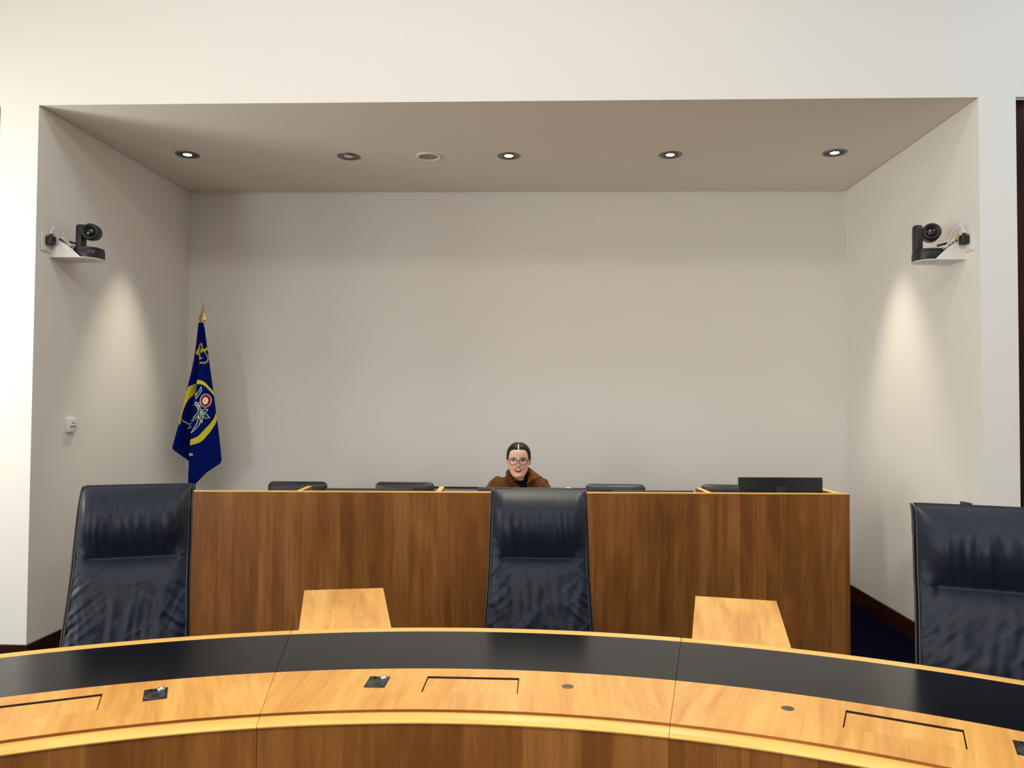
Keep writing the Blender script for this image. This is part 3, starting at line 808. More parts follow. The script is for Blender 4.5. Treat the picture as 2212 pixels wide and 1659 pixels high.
    for a in range(len(C) - 1):
        p0, p1, p2, p3 = C[max(a - 1, 0)], C[a], C[a + 1], C[min(a + 2, len(C) - 1)]
        for q in range(8):
            u = q / 8
            pts.append(0.5 * ((2 * p1) + (p2 - p0) * u + (2 * p0 - 5 * p1 + 4 * p2 - p3) * u * u + (3 * p1 - p0 - 3 * p2 + p3) * u ** 3))
    pts.append(C[-1])
    o = MB().tube(pts, 0.0034, 8).build('power_cable', MT['whiteplastic'], None, smooth=True)
    tag(o, 'white lead looping from the %s plug to the camera shelf' % side, 'cable', 'white leads beside the cameras')
    # adaptors lying behind the camera
    ad = thing('cable_adaptor', (xw + s * 0.046, yc - 0.02, zb + 0.001), 'white and purple cable adaptor on the %s camera shelf' % side, 'adaptor', group='adaptors behind the cameras')
    Rm = Matrix.Rotation(s * 0.75, 3, 'Y')
    MB().box((s * 0.012, 0, 0.100), (0.085, 0.024, 0.020), Rm).build('shell', MT['whiteplastic'], ad, bevel=0.004)
    MB().box((s * -0.012, -0.016, 0.105), (0.030, 0.016, 0.020), Rm).build('boot', MT['purple'], ad, bevel=0.004)
    MB().box((s * 0.026, -0.018, 0.070), (0.060, 0.016, 0.020), Rm).build('boot', MT['purple'], ad, bevel=0.004)
    MB().box2((min(0, s * 0.03), -0.012, 0), (max(0, s * 0.03), 0.012, 0.095)).build('foot', MT['greyplastic'], ad, bevel=0.003)
    MB().box((s * 0.045, 0.020, 0.100), (0.060, 0.014, 0.012), Matrix.Rotation(s * 0.25, 3, 'Y')).build('clip', MT['black'], ad, bevel=0.003)
    if s < 0:
        y = thing('network_cable', (xw - 0.062, yc - 0.055, zb + 0.001), 'coiled yellow network cable tied behind the right camera', 'cable')
        def curve(ctrl, r, nm):
            C = [Vector(q) for q in ctrl]; pts = []
            for a in range(len(C) - 1):
                p0, p1, p2, p3 = C[max(a - 1, 0)], C[a], C[a + 1], C[min(a + 2, len(C) - 1)]
                for q in range(6):
                    u = q / 6
                    pts.append(0.5 * ((2 * p1) + (p2 - p0) * u + (2 * p0 - 5 * p1 + 4 * p2 - p3) * u * u + (3 * p1 - p0 - 3 * p2 + p3) * u ** 3))
            pts.append(C[-1])
            MB().tube(pts, r, 8).build(nm, MT['yellow'], y, smooth=True)
        curve([(-0.085, -0.01, 0.035), (-0.06, -0.015, 0.06), (-0.02, -0.02, 0.075), (0.03, -0.02, 0.08), (0.045, -0.02, 0.09)], 0.0032, 'lead')
        curve([(-0.005, -0.02, 0.002), (0.0, -0.02, 0.07), (0.02, -0.015, 0.13), (0.026, -0.02, 0.145)], 0.0042, 'bundle')
        curve([(0.012, -0.025, 0.03), (0.0, -0.025, 0.09), (0.018, -0.02, 0.12)], 0.0040, 'bundle')
        MB().box((0.006, -0.02, 0.085), (0.022, 0.012, 0.007)).build('tie', MT['yellow'], y)
ptz_set('left'); ptz_set('right')
# ------------------------------------------------------------------ flag on a pole in the left corner
FY = 5.90
def fx(p): return -2.64 + (p - 437) * 0.00364
def fz(p): return 2.284 - (p - 660) * 0.0036
def interp(tab, v):
    if v <= tab[0][0]: return tab[0][1]
    for (a, b), (c, d) in zip(tab, tab[1:]):
        if v <= c: return b + (d - b) * (v - a) / (c - a)
    return tab[-1][1]
LEFT_EDGE = [(698, 431.4), (737, 428), (770, 424), (800, 419), (850, 407.8), (890, 400), (920, 393.5), (968, 380.7), (1080, 380)]
RIGHT_EDGE = [(698, 440.5), (709, 446.5), (737, 450.4), (770, 455.3), (800, 459.4), (850, 466), (890, 471), (920, 475), (967, 481), (994, 484), (1080, 484)]
FOLD = [(698, 440), (723, 441), (747, 440), (788, 437), (826, 436), (878, 433.6), (937, 429), (973, 427), (1027, 425.5), (1080, 425)]
HEM_L = [(0, 967), (0.06, 972), (0.2, 978), (0.5, 993), (0.85, 1017), (1, 1026)]
HEM_R = [(0, 1064), (0.2, 1047), (0.4, 1032), (0.58, 1019), (0.9, 1004), (0.97, 1000), (1, 992)]
def P7(*pts): return [(360 + x / 8.29, 800 + y / 8.29) for x, y in pts]
def P6(*pts): return [(360 + x / 11.85, 720 + y / 11.85) for x, y in pts]
def inside(poly, x, y):
    c = False; n = len(poly); j = n - 1
    for i in range(n):
        (xi, yi), (xj, yj) = poly[i], poly[j]
        if (yi > y) != (yj > y) and x < (xj - xi) * (y - yi) / (yj - yi) + xi: c = not c
        j = i
    return c
def dist_poly(poly, x, y, closed=True):
    d = 1e9; n = len(poly)
    for i in range(n if closed else n - 1):
        (ax, ay), (bx_, by_) = poly[i], poly[(i + 1) % n]
        vx, vy = bx_ - ax, by_ - ay; L = vx * vx + vy * vy or 1e-9
        t = max(0, min(1, ((x - ax) * vx + (y - ay) * vy) / L))
        d = min(d, sqrt((x - ax - t * vx) ** 2 + (y - ay - t * vy) ** 2))
    return d
NAVY = (0.0010, 0.0060, 0.115); YEL = (0.60, 0.52, 0.03); WHT = (0.72, 0.74, 0.70); RED = (0.30, 0.010, 0.02); GRN = (0.006, 0.085, 0.040); PUR = (0.035, 0.02, 0.07); THI = (0.03, 0.085, 0.08)
class Shape:
    def __init__(s, poly, col, side='both', line=None, lw=0.55):
        s.p = poly; s.c = col; s.side = side; s.line = line; s.lw = lw
        s.b = (min(a for a, _ in poly) - 1.5, max(a for a, _ in poly) + 1.5, min(b for _, b in poly) - 1.5, max(b for _, b in poly) + 1.5)
def stroke(pts, w):
    """ribbon polygon along pts"""
    L, R = [], []
    for i, p in enumerate(pts):
        a = pts[max(i - 1, 0)]; b = pts[min(i + 1, len(pts) - 1)]
        tx, ty = b[0] - a[0], b[1] - a[1]; n = sqrt(tx * tx + ty * ty) or 1
        L.append((p[0] - ty / n * w, p[1] + tx / n * w)); R.append((p[0] + ty / n * w, p[1] - tx / n * w))
    return L + R[::-1]
def ell(c, rx, ry, n=28): return [(c[0] + rx * cos(2 * pi * k / n), c[1] + ry * sin(2 * pi * k / n)) for k in range(n)]
SH = [
    Shape(P7((640, 205), (540, 245), (440, 310), (405, 400), (370, 500), (330, 680), (285, 890), (280, 935), (312, 985), (322, 940), (335, 850), (360, 740), (400, 620), (450, 520), (520, 430), (590, 345), (640, 308)), YEL, 'L'),
    Shape(P7((628, 180), (700, 190), (760, 225), (830, 320), (885, 400), (905, 480), (880, 455), (840, 390), (780, 310), (730, 270), (690, 255), (625, 258)), YEL, 'R'),
    Shape(P7((922, 750), (945, 780), (945, 850), (920, 960), (860, 1100), (770, 1240), (710, 1290), (640, 1315), (560, 1334), (565, 1238), (640, 1205), (700, 1170), (760, 1090), (840, 980), (900, 860), (918, 770)), YEL, 'R'),
    Shape(P7((530, 1262), (585, 1278), (585, 1312)), YEL, 'L'),
    Shape(P7((545, 1475), (600, 1475), (622, 1508), (545, 1524)), YEL, 'R'),
    Shape(P7((705, 300), (716, 370), (690, 430), (630, 522), (612, 480), (620, 440), (670, 380)), GRN, 'R', WHT),
    Shape(P7((570, 460), (612, 470), (640, 440), (615, 500)), GRN, 'both', WHT),
    Shape(P7((485, 625), (550, 605), (625, 600), (625, 690), (520, 692), (500, 650)), PUR, 'L', (0.25, 0.25, 0.27), 0.4),  # left-fold outlines greyed, the fold's shade painted into their white
    Shape(P7((512, 695), (625, 685), (610, 800), (570, 835), (522, 800), (508, 750)), THI, 'L', (0.25, 0.25, 0.27), 0.4),
    Shape(stroke(P7((600, 572), (640, 605), (690, 600), (735, 610)), 2.2), GRN, 'R', WHT),
    Shape(stroke(P7((630, 600), (685, 660), (700, 740), (665, 810), (590, 890)), 2.6), GRN, 'R', WHT, 0.65),
    Shape(stroke(P7((655, 630), (730, 725), (760, 780)), 1.5), GRN, 'R', WHT, 0.5),
    Shape(P7((738, 720), (790, 688), (818, 710), (790, 762), (745, 752)), GRN, 'R', WHT),
    Shape(P7((752, 790), (800, 782), (845, 850), (800, 866), (760, 845)), GRN, 'R', WHT),
    Shape(P7((722, 760), (752, 850), (742, 945), (712, 880)), GRN, 'R', WHT),
    Shape(P7((690, 820), (728, 900), (702, 985), (640, 1062), (572, 1122), (620, 1030), (668, 940)), GRN, 'R', WHT, 0.65),
    Shape(P7((540, 1010), (590, 975), (590, 1220), (545, 1150), (530, 1060)), GRN, 'L', (0.35, 0.38, 0.36), 0.45),
    Shape(P7((335, 885), (430, 968), (470, 935), (445, 905), (500, 925), (520, 880), (545, 895), (555, 850), (640, 850), (640, 900), (560, 960), (505, 1035), (490, 1000), (400, 1056), (440, 1005)), GRN, 'L', (0.62, 0.65, 0.62), 0.6),
    Shape(ell(P7((778, 548))[0], 9.2, 14.2), RED, 'R', WHT, 0.7),
    Shape(ell(P7((776, 551))[0], 4.7, 7.7), WHT, 'R'),
    Shape(ell(P7((772, 548))[0], 1.3, 3.0), YEL, 'R'),
    # crown
    Shape(P6((788, 515), (870, 368), (908, 395), (945, 600), (940, 700), (890, 610), (830, 560)), YEL, 'both'),
    Shape(ell(P6((836, 495))[0], 1.1, 1.1, 12), NAVY, 'L'), Shape(ell(P6((898, 455))[0], 2.2, 2.8, 14), NAVY, 'both'), Shape(ell(P6((895, 555))[0], 1.0, 1.6, 12), NAVY, 'L'),
    Shape(P6((940, 450), (1010, 405), (1015, 430), (1085, 372), (1110, 400), (1085, 460), (1050, 478), (1015, 470), (950, 525)), YEL, 'R'),
    Shape(ell(P6((1052, 425))[0], 1.0, 1.2, 12), (0.2, 0.18, 0.02), 'R'), Shape(ell(P6((985, 460))[0], 0.9, 0.9, 10), NAVY, 'R'),
    Shape(P6((938, 675), (955, 635), (998, 628), (975, 670)), YEL, 'R'),
    Shape(P6((935, 760), (985, 755), (1020, 765), (985, 778), (945, 800)), YEL, 'R'),
    Shape(stroke(P6((1035, 490), (1080, 535), (1108, 590), (1122, 650), (1112, 705), (1088, 740), (1050, 755), (1000, 760)), 0.5), YEL, 'R'),
]
for c in P6((925, 262), (895, 300), (880, 345), (966, 296), (976, 350), (985, 400)): SH.append(Shape(ell(c, 1.6, 1.7, 12), YEL, 'both'))
for c in P6((1040, 492), (1075, 545), (1100, 590), (1118, 640), (1122, 690), (1108, 735), (1088, 765), (1055, 782), (1022, 782), (990, 765)): SH.append(Shape(ell(c, 1.15, 1.3, 10), YEL, 'R'))
def flag_col(x, y, side):
    col = NAVY
    for s in SH:
        if s.side != 'both' and s.side != side: continue
        b = s.b
        if not (b[0] <= x <= b[1] and b[2] <= y <= b[3]): continue
        if inside(s.p, x, y):
            col = s.c
            if s.line and dist_poly(s.p, x, y) < s.lw: col = s.line
        elif s.line and dist_poly(s.p, x, y) < s.lw * 0.6: col = s.line
    return col
MT['flag'] = vcol('flag_cloth', 0.8, spec=0.05, bump=0.06)
def flag_part(side, nu, nv, name, parent):
    V, K = [], []
    for j in range(nv + 1):
        for i in range(nu + 1):
            u = i / nu; v = j / nv
            if side == 'L':
                py = 698 + (interp(HEM_L, u) - 698) * v
                a, b = interp(LEFT_EDGE, py), interp(FOLD, py) + 2.5
                x = a + (b - a) * u
                grow = smooth01((py - 698) / 240)
                y = FY - 0.022 - 0.035 * grow * sin(pi * min(1, u * 1.15)) * (1 - u) + 0.15 * grow * u ** 1.5 + 0.012 * grow * sin(u * 5 + py * 0.012)
            else:
                py = 698 + (interp(HEM_R, u) - 698) * v
                a, b = interp(FOLD, py), interp(RIGHT_EDGE, py)
                x = a + (b - a) * u
                grow = smooth01((py - 698) / 240)
                y = FY - 0.034 - 0.065 * grow * (1 - u) ** 1.3 - 0.022 * grow * sin(pi * u) + 0.030 * grow * u + 0.006 * grow * sin(u * 4 + py * 0.01)
            V.append((fx(x), y, fz(py))); K.append(flag_col(x, py, side))
    F = [(j * (nu + 1) + i, j * (nu + 1) + i + 1, (j + 1) * (nu + 1) + i + 1, (j + 1) * (nu + 1) + i) for j in range(nv) for i in range(nu)]
    me = bpy.data.meshes.new(name); me.from_pydata([(p[0] - FLX, p[1] - FY, p[2]) for p in V], [], F)
    ca = me.color_attributes.new('Col', 'FLOAT_COLOR', 'POINT')
    ca.data.foreach_set('color', [c for k in K for c in (*k, 1.0)])
    me.materials.append(MT['flag'])
    for p in me.polygons: p.use_smooth = True
    o = new_obj(name, me, parent)
    md = o.modifiers.new('thickness', 'SOLIDIFY'); md.thickness = 0.0015; md.offset = 0
    return o
FLX = -2.716
fl = thing('flag', (FLX, FY, 0), 'navy flag with yellow crown, ring and rose emblem draped in the alcove corner', 'flag')
pole = MB().tube([(0, 0, 0.02), (fx(436.5) - FLX, 0, fz(699))], 0.0145, 14).build('pole', MT['black'], fl, smooth=True, angle=50)
MB().lathe([(0.16, 0.0), (0.16, 0.012), (0.14, 0.022), (0.03, 0.03), (0.025, 0.09), (0.0, 0.09)], 36).build('base', MT['black'], fl, smooth=True, angle=40)
# leaf-shaped finial
def spear():
    out = [(434.5, 700), (430.5, 694), (428.3, 689.5), (431.5, 682), (434.8, 674), (437.2, 666), (438.8, 659), (440.2, 666), (441.4, 674), (443.6, 682), (446.3, 690.5), (442.5, 695), (438.2, 700)]
    n = len(out); cxp = 437.4
    V = [(fx(x) - FLX, 0, fz(y)) for x, y in out]
    ridge = [(fx(cxp + (438.8 - cxp) * (700 - y) / 41) - FLX, fz(y)) for x, y in out]
    V += [(r[0], -0.011, r[1]) for r in ridge] + [(r[0], 0.011, r[1]) for r in ridge]
    F = []
    for i in range(n - 1):
        F += [(i, i + 1, n + i + 1, n + i), (i + 1, i, 2 * n + i, 2 * n + i + 1)]
    F += [(0, n, n - 1), (0, n - 1, 2 * n)]
    return MB().add(V, F)
spear().build('finial', MT['brass'], fl, fix=False)
MB().lathe([(0.010, fz(704)), (0.012, fz(700)), (0.009, fz(697))], 16, Matrix.Translation((fx(436.4) - FLX, 0, 0))).build('finial_collar', MT['brass'], fl, smooth=True)
cl = flag_part('R', 150, 400, 'cloth', fl)
flag_part('L', 130, 360, 'rear_fold', cl)

# ------------------------------------------------------------------ seated person
PX, PYH, PZH = -0.139, 4.955, 1.170         # head centre
person = thing('person', (PX, 5.20, 0), 'smiling person in round glasses and rust brown jacket seated behind the bench desk', 'person')
OFF = Vector((PX, 5.20, 0))
def head_rows():
    W = [(-1, 0.018), (-0.97, 0.026), (-0.92, 0.034), (-0.80, 0.0455), (-0.6, 0.0565), (-0.4, 0.0625), (-0.1, 0.0675), (0.15, 0.0700), (0.45, 0.0690), (0.65, 0.0615), (0.82, 0.0470), (0.94, 0.028), (1, 0.002)]
    Fd = [(-1, 0.066), (-0.95, 0.080), (-0.85, 0.0865), (-0.7, 0.0870), (-0.5, 0.0880), (-0.2, 0.0905), (0.1, 0.0925), (0.35, 0.0935), (0.55, 0.0880), (0.75, 0.0720), (0.9, 0.0470), (1, 0.002)]
    Bd = [(-1, -0.02), (-0.85, 0.0), (-0.6, 0.045), (-0.3, 0.080), (0.1, 0.096), (0.45, 0.094), (0.7, 0.078), (0.88, 0.050), (1, 0.002)]
    return W, Fd, Bd
def g2(x, z, cx, cz, sx, sz): return exp(-((x - cx) / sx) ** 2 - ((z - cz) / sz) ** 2)
def face_disp(x, z):
    ax = abs(x)
    d = 0.0
    ramp = smooth01((0.022 - z) / 0.050) * smooth01((z + 0.041) / 0.012)
    d += (0.004 * g2(x, z, 0, 0.004, 0.009, 0.02)) + 0.0195 * exp(-(x / (0.0075 + 0.0035 * ramp)) ** 2) * ramp
    d += 0.0065 * g2(ax, z, 0.0115, -0.032, 0.0055, 0.0065)
    d -= 0.0085 * g2(ax, z, 0.030, 0.003, 0.015, 0.011)
    d += 0.0050 * g2(ax, z, 0.030, 0.002, 0.010, 0.007)
    d += 0.0030 * g2(ax, z, 0.026, 0.021, 0.018, 0.007)
    d += 0.0060 * g2(x, z, 0, -0.060, 0.021, 0.013)
    d += 0.0060 * g2(ax, z, 0.036, -0.035, 0.015, 0.018)
    d += 0.0050 * g2(x, z, 0, -0.096, 0.017, 0.012)
    d -= 0.0025 * g2(x, z, 0, -0.079, 0.016, 0.006)
    return d
body = MB()
def head_mesh(mb):
    W, Fd, Bd = head_rows(); n = 72; m = 90; V = []; F = []
    for j in range(m + 1):
        s = -1 + 2 * j / m; z = s * 0.110
        w, f, b = interp(W, s), interp(Fd, s), interp(Bd, s)
        yc = (b - f) / 2; hy = (b + f) / 2
        for i in range(n):
            t = 2 * pi * i / n
            ex = 0.86
            sx = abs(sin(t)) ** ex * (1 if sin(t) >= 0 else -1); cy_ = abs(cos(t)) ** ex * (1 if cos(t) >= 0 else -1)
            x = w * sx; y = yc - hy * cy_
            if cos(t) > 0: y -= face_disp(x, z) * smooth01(cos(t) / 0.55)
            V.append((PX + x, PYH + y, PZH + z))
    for j in range(m):
        for i in range(n): F.append((j * n + i, j * n + (i + 1) % n, (j + 1) * n + (i + 1) % n, (j + 1) * n + i))
    F += [tuple(range(n))[::-1], tuple(range(m * n, (m + 1) * n))]
    mb.add(V, F)
head_mesh(body)
def ellipsoid(mb, c, r, R=None, n=20):
    V = []; F = []
    for j in range(n + 1):
        p = pi * j / n - pi / 2
        for i in range(n):
            t = 2 * pi * i / n
            q = Vector((r[0] * cos(p) * cos(t) if 0 < j < n else 1e-4 * cos(t), r[1] * cos(p) * sin(t) if 0 < j < n else 1e-4 * sin(t), r[2] * sin(p)))
            if R is not None: q = R @ q
            V.append(q + Vector(c))
    for j in range(n):
        for i in range(n): F.append((j * n + i, j * n + (i + 1) % n, (j + 1) * n + (i + 1) % n, (j + 1) * n + i))
    F += [tuple(range(n))[::-1], tuple(range(n * n, (n + 1) * n))]
    mb.add(V, F)
def rings(mb, R, n=28):
    V = []; F = []
    for z, y, rx, ry, x in R:
        for i in range(n):
            t = 2 * pi * i / n; V.append((PX + x + rx * cos(t), y + ry * sin(t), z))
    for j in range(len(R) - 1):
        for i in range(n): F.append((j * n + i, j * n + (i + 1) % n, (j + 1) * n + (i + 1) % n, (j + 1) * n + i))
    F += [tuple(range(n))[::-1], tuple(range((len(R) - 1) * n, len(R) * n))]
    mb.add(V, F)
def limb(mb, pts, rad):
    P = []; Rr = []
    for k in range(len(pts) - 1):
        a, b = Vector(pts[k]), Vector(pts[k + 1])
        for q in range(6):
            P.append(a.lerp(b, q / 6)); Rr.append(rad[k] + (rad[k + 1] - rad[k]) * q / 6)
    P.append(Vector(pts[-1])); Rr.append(rad[-1])
    mb.tube(P, Rr, 18)
    for p, r in zip(pts, rad): ellipsoid(mb, p, (r, r, r), n=14)
for s in (-1, 1):
    ellipsoid(body, (PX + s * 0.0745, PYH + 0.012, PZH - 0.003), (0.0065, 0.017, 0.029), Matrix.Rotation(-s * 0.30, 3, 'Z') @ Matrix.Rotation(s * 0.12, 3, 'Y'))
# neck and torso
rings(body, [(0.505, 5.21, 0.150, 0.105, 0), (0.58, 5.21, 0.160, 0.112, 0), (0.68, 5.19, 0.130, 0.098, 0), (0.80, 5.15, 0.140, 0.105, 0), (0.90, 5.11, 0.155, 0.108, 0),
             (0.97, 5.08, 0.150, 0.092, 0), (1.01, 5.065, 0.138, 0.072, 0), (1.035, 5.055, 0.108, 0.062, 0), (1.052, 5.045, 0.078, 0.056, 0), (1.065, 5.035, 0.058, 0.055, 0), (1.09, 5.015, 0.051, 0.054, 0), (1.14, 4.985, 0.050, 0.055, 0)])
for s in (-1, 1):
    sh_, el_, wr_ = (PX + s * 0.139, 5.065, 0.988), (PX + s * 0.235, 4.98, 0.815), (PX + s * 0.095, 4.845, 0.790)
    limb(body, [sh_, el_, wr_], [0.049, 0.042, 0.027])
    limb(body, [(PX + s * 0.085, 5.20, 0.582), (PX + s * 0.115, 4.80, 0.575), (PX + s * 0.115, 4.82, 0.09)], [0.080, 0.058, 0.040])
    limb(body, [(PX + s * 0.115, 4.82, 0.055), (PX + s * 0.125, 4.66, 0.032)], [0.040, 0.030])
    # hand: flattened palm, four unequal fingers and a thumb resting on the worktop
    pc = Vector((PX + s * 0.060, 4.795, 0.770))
    dirn = Vector((-s * 0.55, -0.83, -0.10)).normalized(); side = Vector((dirn.y, -dirn.x, 0)) * s
    ang = atan2(dirn.x, -dirn.y)
    ellipsoid(body, pc, (0.040, 0.046, 0.014), Matrix.Rotation(ang, 3, 'Z'))
    limb(body, [wr_, tuple(pc)], [0.025, 0.015])
    for k, (o_, L) in enumerate(((-0.027, 0.062), (-0.009, 0.072), (0.009, 0.067), (0.026, 0.052))):
        b0 = pc + dirn * 0.034 + side * o_
        p1 = b0 + dirn * L * 0.5 + Vector((0, 0, 0.006)); p2 = p1 + dirn * L * 0.45 + Vector((0, 0, -0.014))
        limb(body, [tuple(b0), tuple(p1), tuple(p2)], [0.0088, 0.008, 0.0066])
    b0 = pc - dirn * 0.012 - side * 0.034
    limb(body, [tuple(b0), tuple(b0 - side * 0.018 + dirn * 0.026), tuple(b0 - side * 0.022 + dirn * 0.050)], [0.0105, 0.009, 0.0072])
tmp = body.build('person_body', None, None)
mdr = tmp.modifiers.new('r', 'REMESH'); mdr.mode = 'VOXEL'; mdr.voxel_size = 0.0024
mds = tmp.modifiers.new('s', 'SMOOTH'); mds.factor = 0.5; mds.iterations = 2
dg = bpy.context.evaluated_depsgraph_get()
bm_me = bpy.data.meshes.new_from_object(tmp.evaluated_get(dg))
bpy.data.objects.remove(tmp, do_unlink=True)
bm_me.name = 'body'
HAIRLINE = [(0, 0.071), (0.035, 0.069), (0.047, 0.063), (0.055, 0.052), (0.061, 0.030), (0.065, 0.005), (0.068, -0.006), (0.09, -0.010)]
SKIN = (0.66, 0.425, 0.335); DARK = (0.020, 0.012, 0.009)
def lerp3(a, b, t): return tuple(a[i] + (b[i] - a[i]) * t for i in range(3))
def band(v, lo, hi, w): return smooth01((v - lo) / w + 0.5) * smooth01((hi - v) / w + 0.5)
def skin_col(co):
    x, y, z = co.x - PX, co.y - PYH, co.z - PZH
    c = SKIN
    if co.z < 0.66 and not (abs(x) < 0.13 and co.y < 4.9 and co.z > 0.6): return (0.012, 0.012, 0.015)
    if y < -0.03 and z > -0.11:
        ax = abs(x)
        c = lerp3(c, (0.64, 0.30, 0.24), 0.40 * g2(ax, z, 0.038, -0.034, 0.018, 0.016))
        zb = 0.0228 - 0.010 * ((ax - 0.030) / 0.02) ** 2 * (1.0 if ax > 0.030 else 0.35)
        c = lerp3(c, (0.050, 0.024, 0.016), 0.92 * band(ax, 0.0125, 0.0470, 0.005) * exp(-((z - zb) / 0.0027) ** 2))
        rr = sqrt(((ax - 0.030) / 0.0135) ** 2 + ((z - 0.003) / 0.0058) ** 2)
        e = smooth01((1.08 - rr) / 0.22)
        c = lerp3(c, (0.30, 0.15, 0.11), 0.50 * g2(ax, z, 0.030, 0.009, 0.017, 0.007) * (1 - e))
        ri = sqrt((ax - 0.030) ** 2 + (z - 0.0035) ** 2)
        ec = lerp3((0.46, 0.40, 0.36), (0.030, 0.018, 0.013), smooth01((0.0078 - ri) / 0.002))
        ec = lerp3(ec, (0.035, 0.02, 0.015), smooth01((z - 0.0060) / 0.0015))
        c = lerp3(c, ec, e)
        c = lerp3(c, (0.035, 0.02, 0.015), 0.8 * band(ax, 0.017, 0.045, 0.004) * exp(-((z - 0.0085 + 0.25 * abs(ax - 0.030) ** 1.2) / 0.0016) ** 2))
        c = lerp3(c, (0.20, 0.07, 0.05), 0.75 * g2(ax, z, 0.0072, -0.0385, 0.0042, 0.0025))
        c = lerp3(c, (0.45, 0.22, 0.16), 0.35 * g2(ax, z, 0.010, -0.030, 0.004, 0.006))
        # smile
        q = min(1.0, ax / 0.0280)
        zt_ = -0.0470 - 0.0058 * q * q
        zb_ = -0.0725 + 0.0195 * q ** 2.2
        if zb_ < zt_ + 0.002:
            c = lerp3(c, (0.27, 0.011, 0.020), band(z, zb_, zt_, 0.0020) * smooth01((0.0285 - ax) / 0.002))
            q2 = min(1.0, ax / 0.0175)
            c = lerp3(c, (0.66, 0.58, 0.50), band(z, -0.0608 + 0.0070 * q2 * q2, -0.0522 - 0.0008 * q2 * q2, 0.0018) * smooth01((0.0175 - ax) / 0.002))
        c = lerp3(c, (0.42, 0.20, 0.14), 0.45 * exp(-((ax - 0.0265 - 0.30 * max(0, -0.036 - z)) / 0.0028) ** 2) * smooth01((-0.030 - z) / 0.01) * smooth01((z + 0.062) / 0.012))
    return c
ca = bm_me.color_attributes.new('Col', 'FLOAT_COLOR', 'POINT')
cols = []
for v in bm_me.vertices: cols += [*skin_col(v.co), 1.0]
ca.data.foreach_set('color', cols)
MT['skin'] = vcol('skin', 0.48, spec=0.35, sss=0.08)
bm_me.materials.clear(); bm_me.materials.append(MT['skin'])
for p in bm_me.polygons: p.use_smooth = True
body_o = new_obj('body', bm_me, person)
body_o.matrix_parent_inverse = Matrix.Translation(-OFF)
verts = [(v.co.copy(), v.normal.copy()) for v in bm_me.vertices]
polys = [tuple(p.vertices) for p in bm_me.polygons]
cents = [p.center.copy() for p in bm_me.polygons]
def shell(name, cond, off, mat, thick=0.0, parent=person, sharp=None):
    mp = {}; V = []; F = []
    for f, c in zip(polys, cents):
        if not cond(c): continue
        ff = []
        for i in f:
            if i not in mp:
                mp[i] = len(V); co, n = verts[i]; V.append(co + n * off(co))
            ff.append(mp[i])
        F.append(tuple(ff))
    me = bpy.data.meshes.new(name); me.from_pydata([tuple(p) for p in V], [], F)
    me.materials.append(mat)
    for p in me.polygons: p.use_smooth = True
    o = new_obj(name, me, parent); o.matrix_parent_inverse = Matrix.Translation(-OFF)
    ms = o.modifiers.new('s', 'SMOOTH'); ms.factor = 0.5; ms.iterations = 2
    if thick:
        md = o.modifiers.new('t', 'SOLIDIFY'); md.thickness = thick; md.offset = 1
    return o
def rel(c): return c.x - PX, c.y - PYH, c.z - PZH
VL = [(0.85, 0.02), (0.995, 0.006), (1.03, -0.021), (1.11, -0.060)]
VR = [(0.85, 0.05), (1.01, 0.052), (1.12, 0.064)]
def on_arm(c): return abs(c.x - PX) > 0.125 or (c.z < 0.86 and c.y < 4.98)
def jacket(c):
    x = c.x - PX
    if c.z > 1.085 or c.z < 0.55: return False
    if c.y < 4.80 and c.z < 0.81 and abs(x) < 0.15: return False
    if c.z < 0.62 and c.y < 5.04: return False
    if c.y < 5.055 and not (abs(x) > 0.12) and c.z > 0.80:
        if interp(VL, c.z) < x < interp(VR, c.z): return False
    if c.z > 1.06 and abs(x) < 0.062 and c.y < 5.06: return False
    return True
def jacket_off(c):
    q = c - OFF
    n1 = noise.noise(Vector((q.x * 22 + q.z * 14, q.y * 16, q.z * 18 - q.x * 10)))
    n2 = noise.noise(Vector((q.x * 55, q.y * 50, q.z * 40 + 3)))
    cr = noise.noise(Vector((q.x * 60 + q.z * 25, q.y * 8, q.z * 9 + 7)))
    return 0.0125 + 0.0085 * n1 + 0.0035 * n2 - 0.009 * exp(-(cr / 0.10) ** 2) * 0.6
def top(c):
    x = c.x - PX
    zn = 1.035 + 0.42 * max(0.0, abs(x) - 0.018) + (2.2 * max(0.0, x - 0.030) if c.y > 4.955 else 0)
    if c.z > 1.108: return False
    return 0.58 < c.z < zn and abs(x) < 0.13 and not (c.y < 4.93 and c.z < 0.9)
MT['suede'] = plain('rust_suede', (0.118, 0.042, 0.0125), 0.85, spec=0.15, noise_s=34, noise_a=0.85, bump=0.3, bscale=420)
MT['suede_dark'] = plain('rust_suede_collar', (0.090, 0.030, 0.011), 0.85, spec=0.2, noise_s=26, noise_a=0.30, bump=0.25, bscale=420)  # left collar flap's shade put into a darker copy of the suede
MT['knit'] = plain('black_knit', (0.006, 0.006, 0.007), 0.9, spec=0.15)
MT['hair'] = plain('dark_brown_hair', (0.010, 0.0055, 0.0035), 0.55, spec=0.22, noise_s=60, noise_a=0.35, bump=0.3, bscale=240)
MT['specs'] = plain('tortoiseshell', (0.045, 0.012, 0.012), 0.25, spec=0.6)
MT['specglass'] = None
shell('black_top', top, lambda c: 0.004, MT['knit'])
jk = shell('jacket', jacket, jacket_off, MT['suede'], thick=0.003)
def hair(c):
    x, y, z = rel(c); ax = abs(x)
    if z < -0.075: return False
    if ax > 0.0685 and -0.012 < y < 0.036 and -0.036 < z < 0.026: return False
    if y < 0.012:
        if z < interp(HAIRLINE, ax): return False
        if ax < 0.0026 and y < -0.02 and z > 0.05: return False
        return True
    return z > -0.070 + 0.055 * smooth01((0.075 - y) / 0.05)
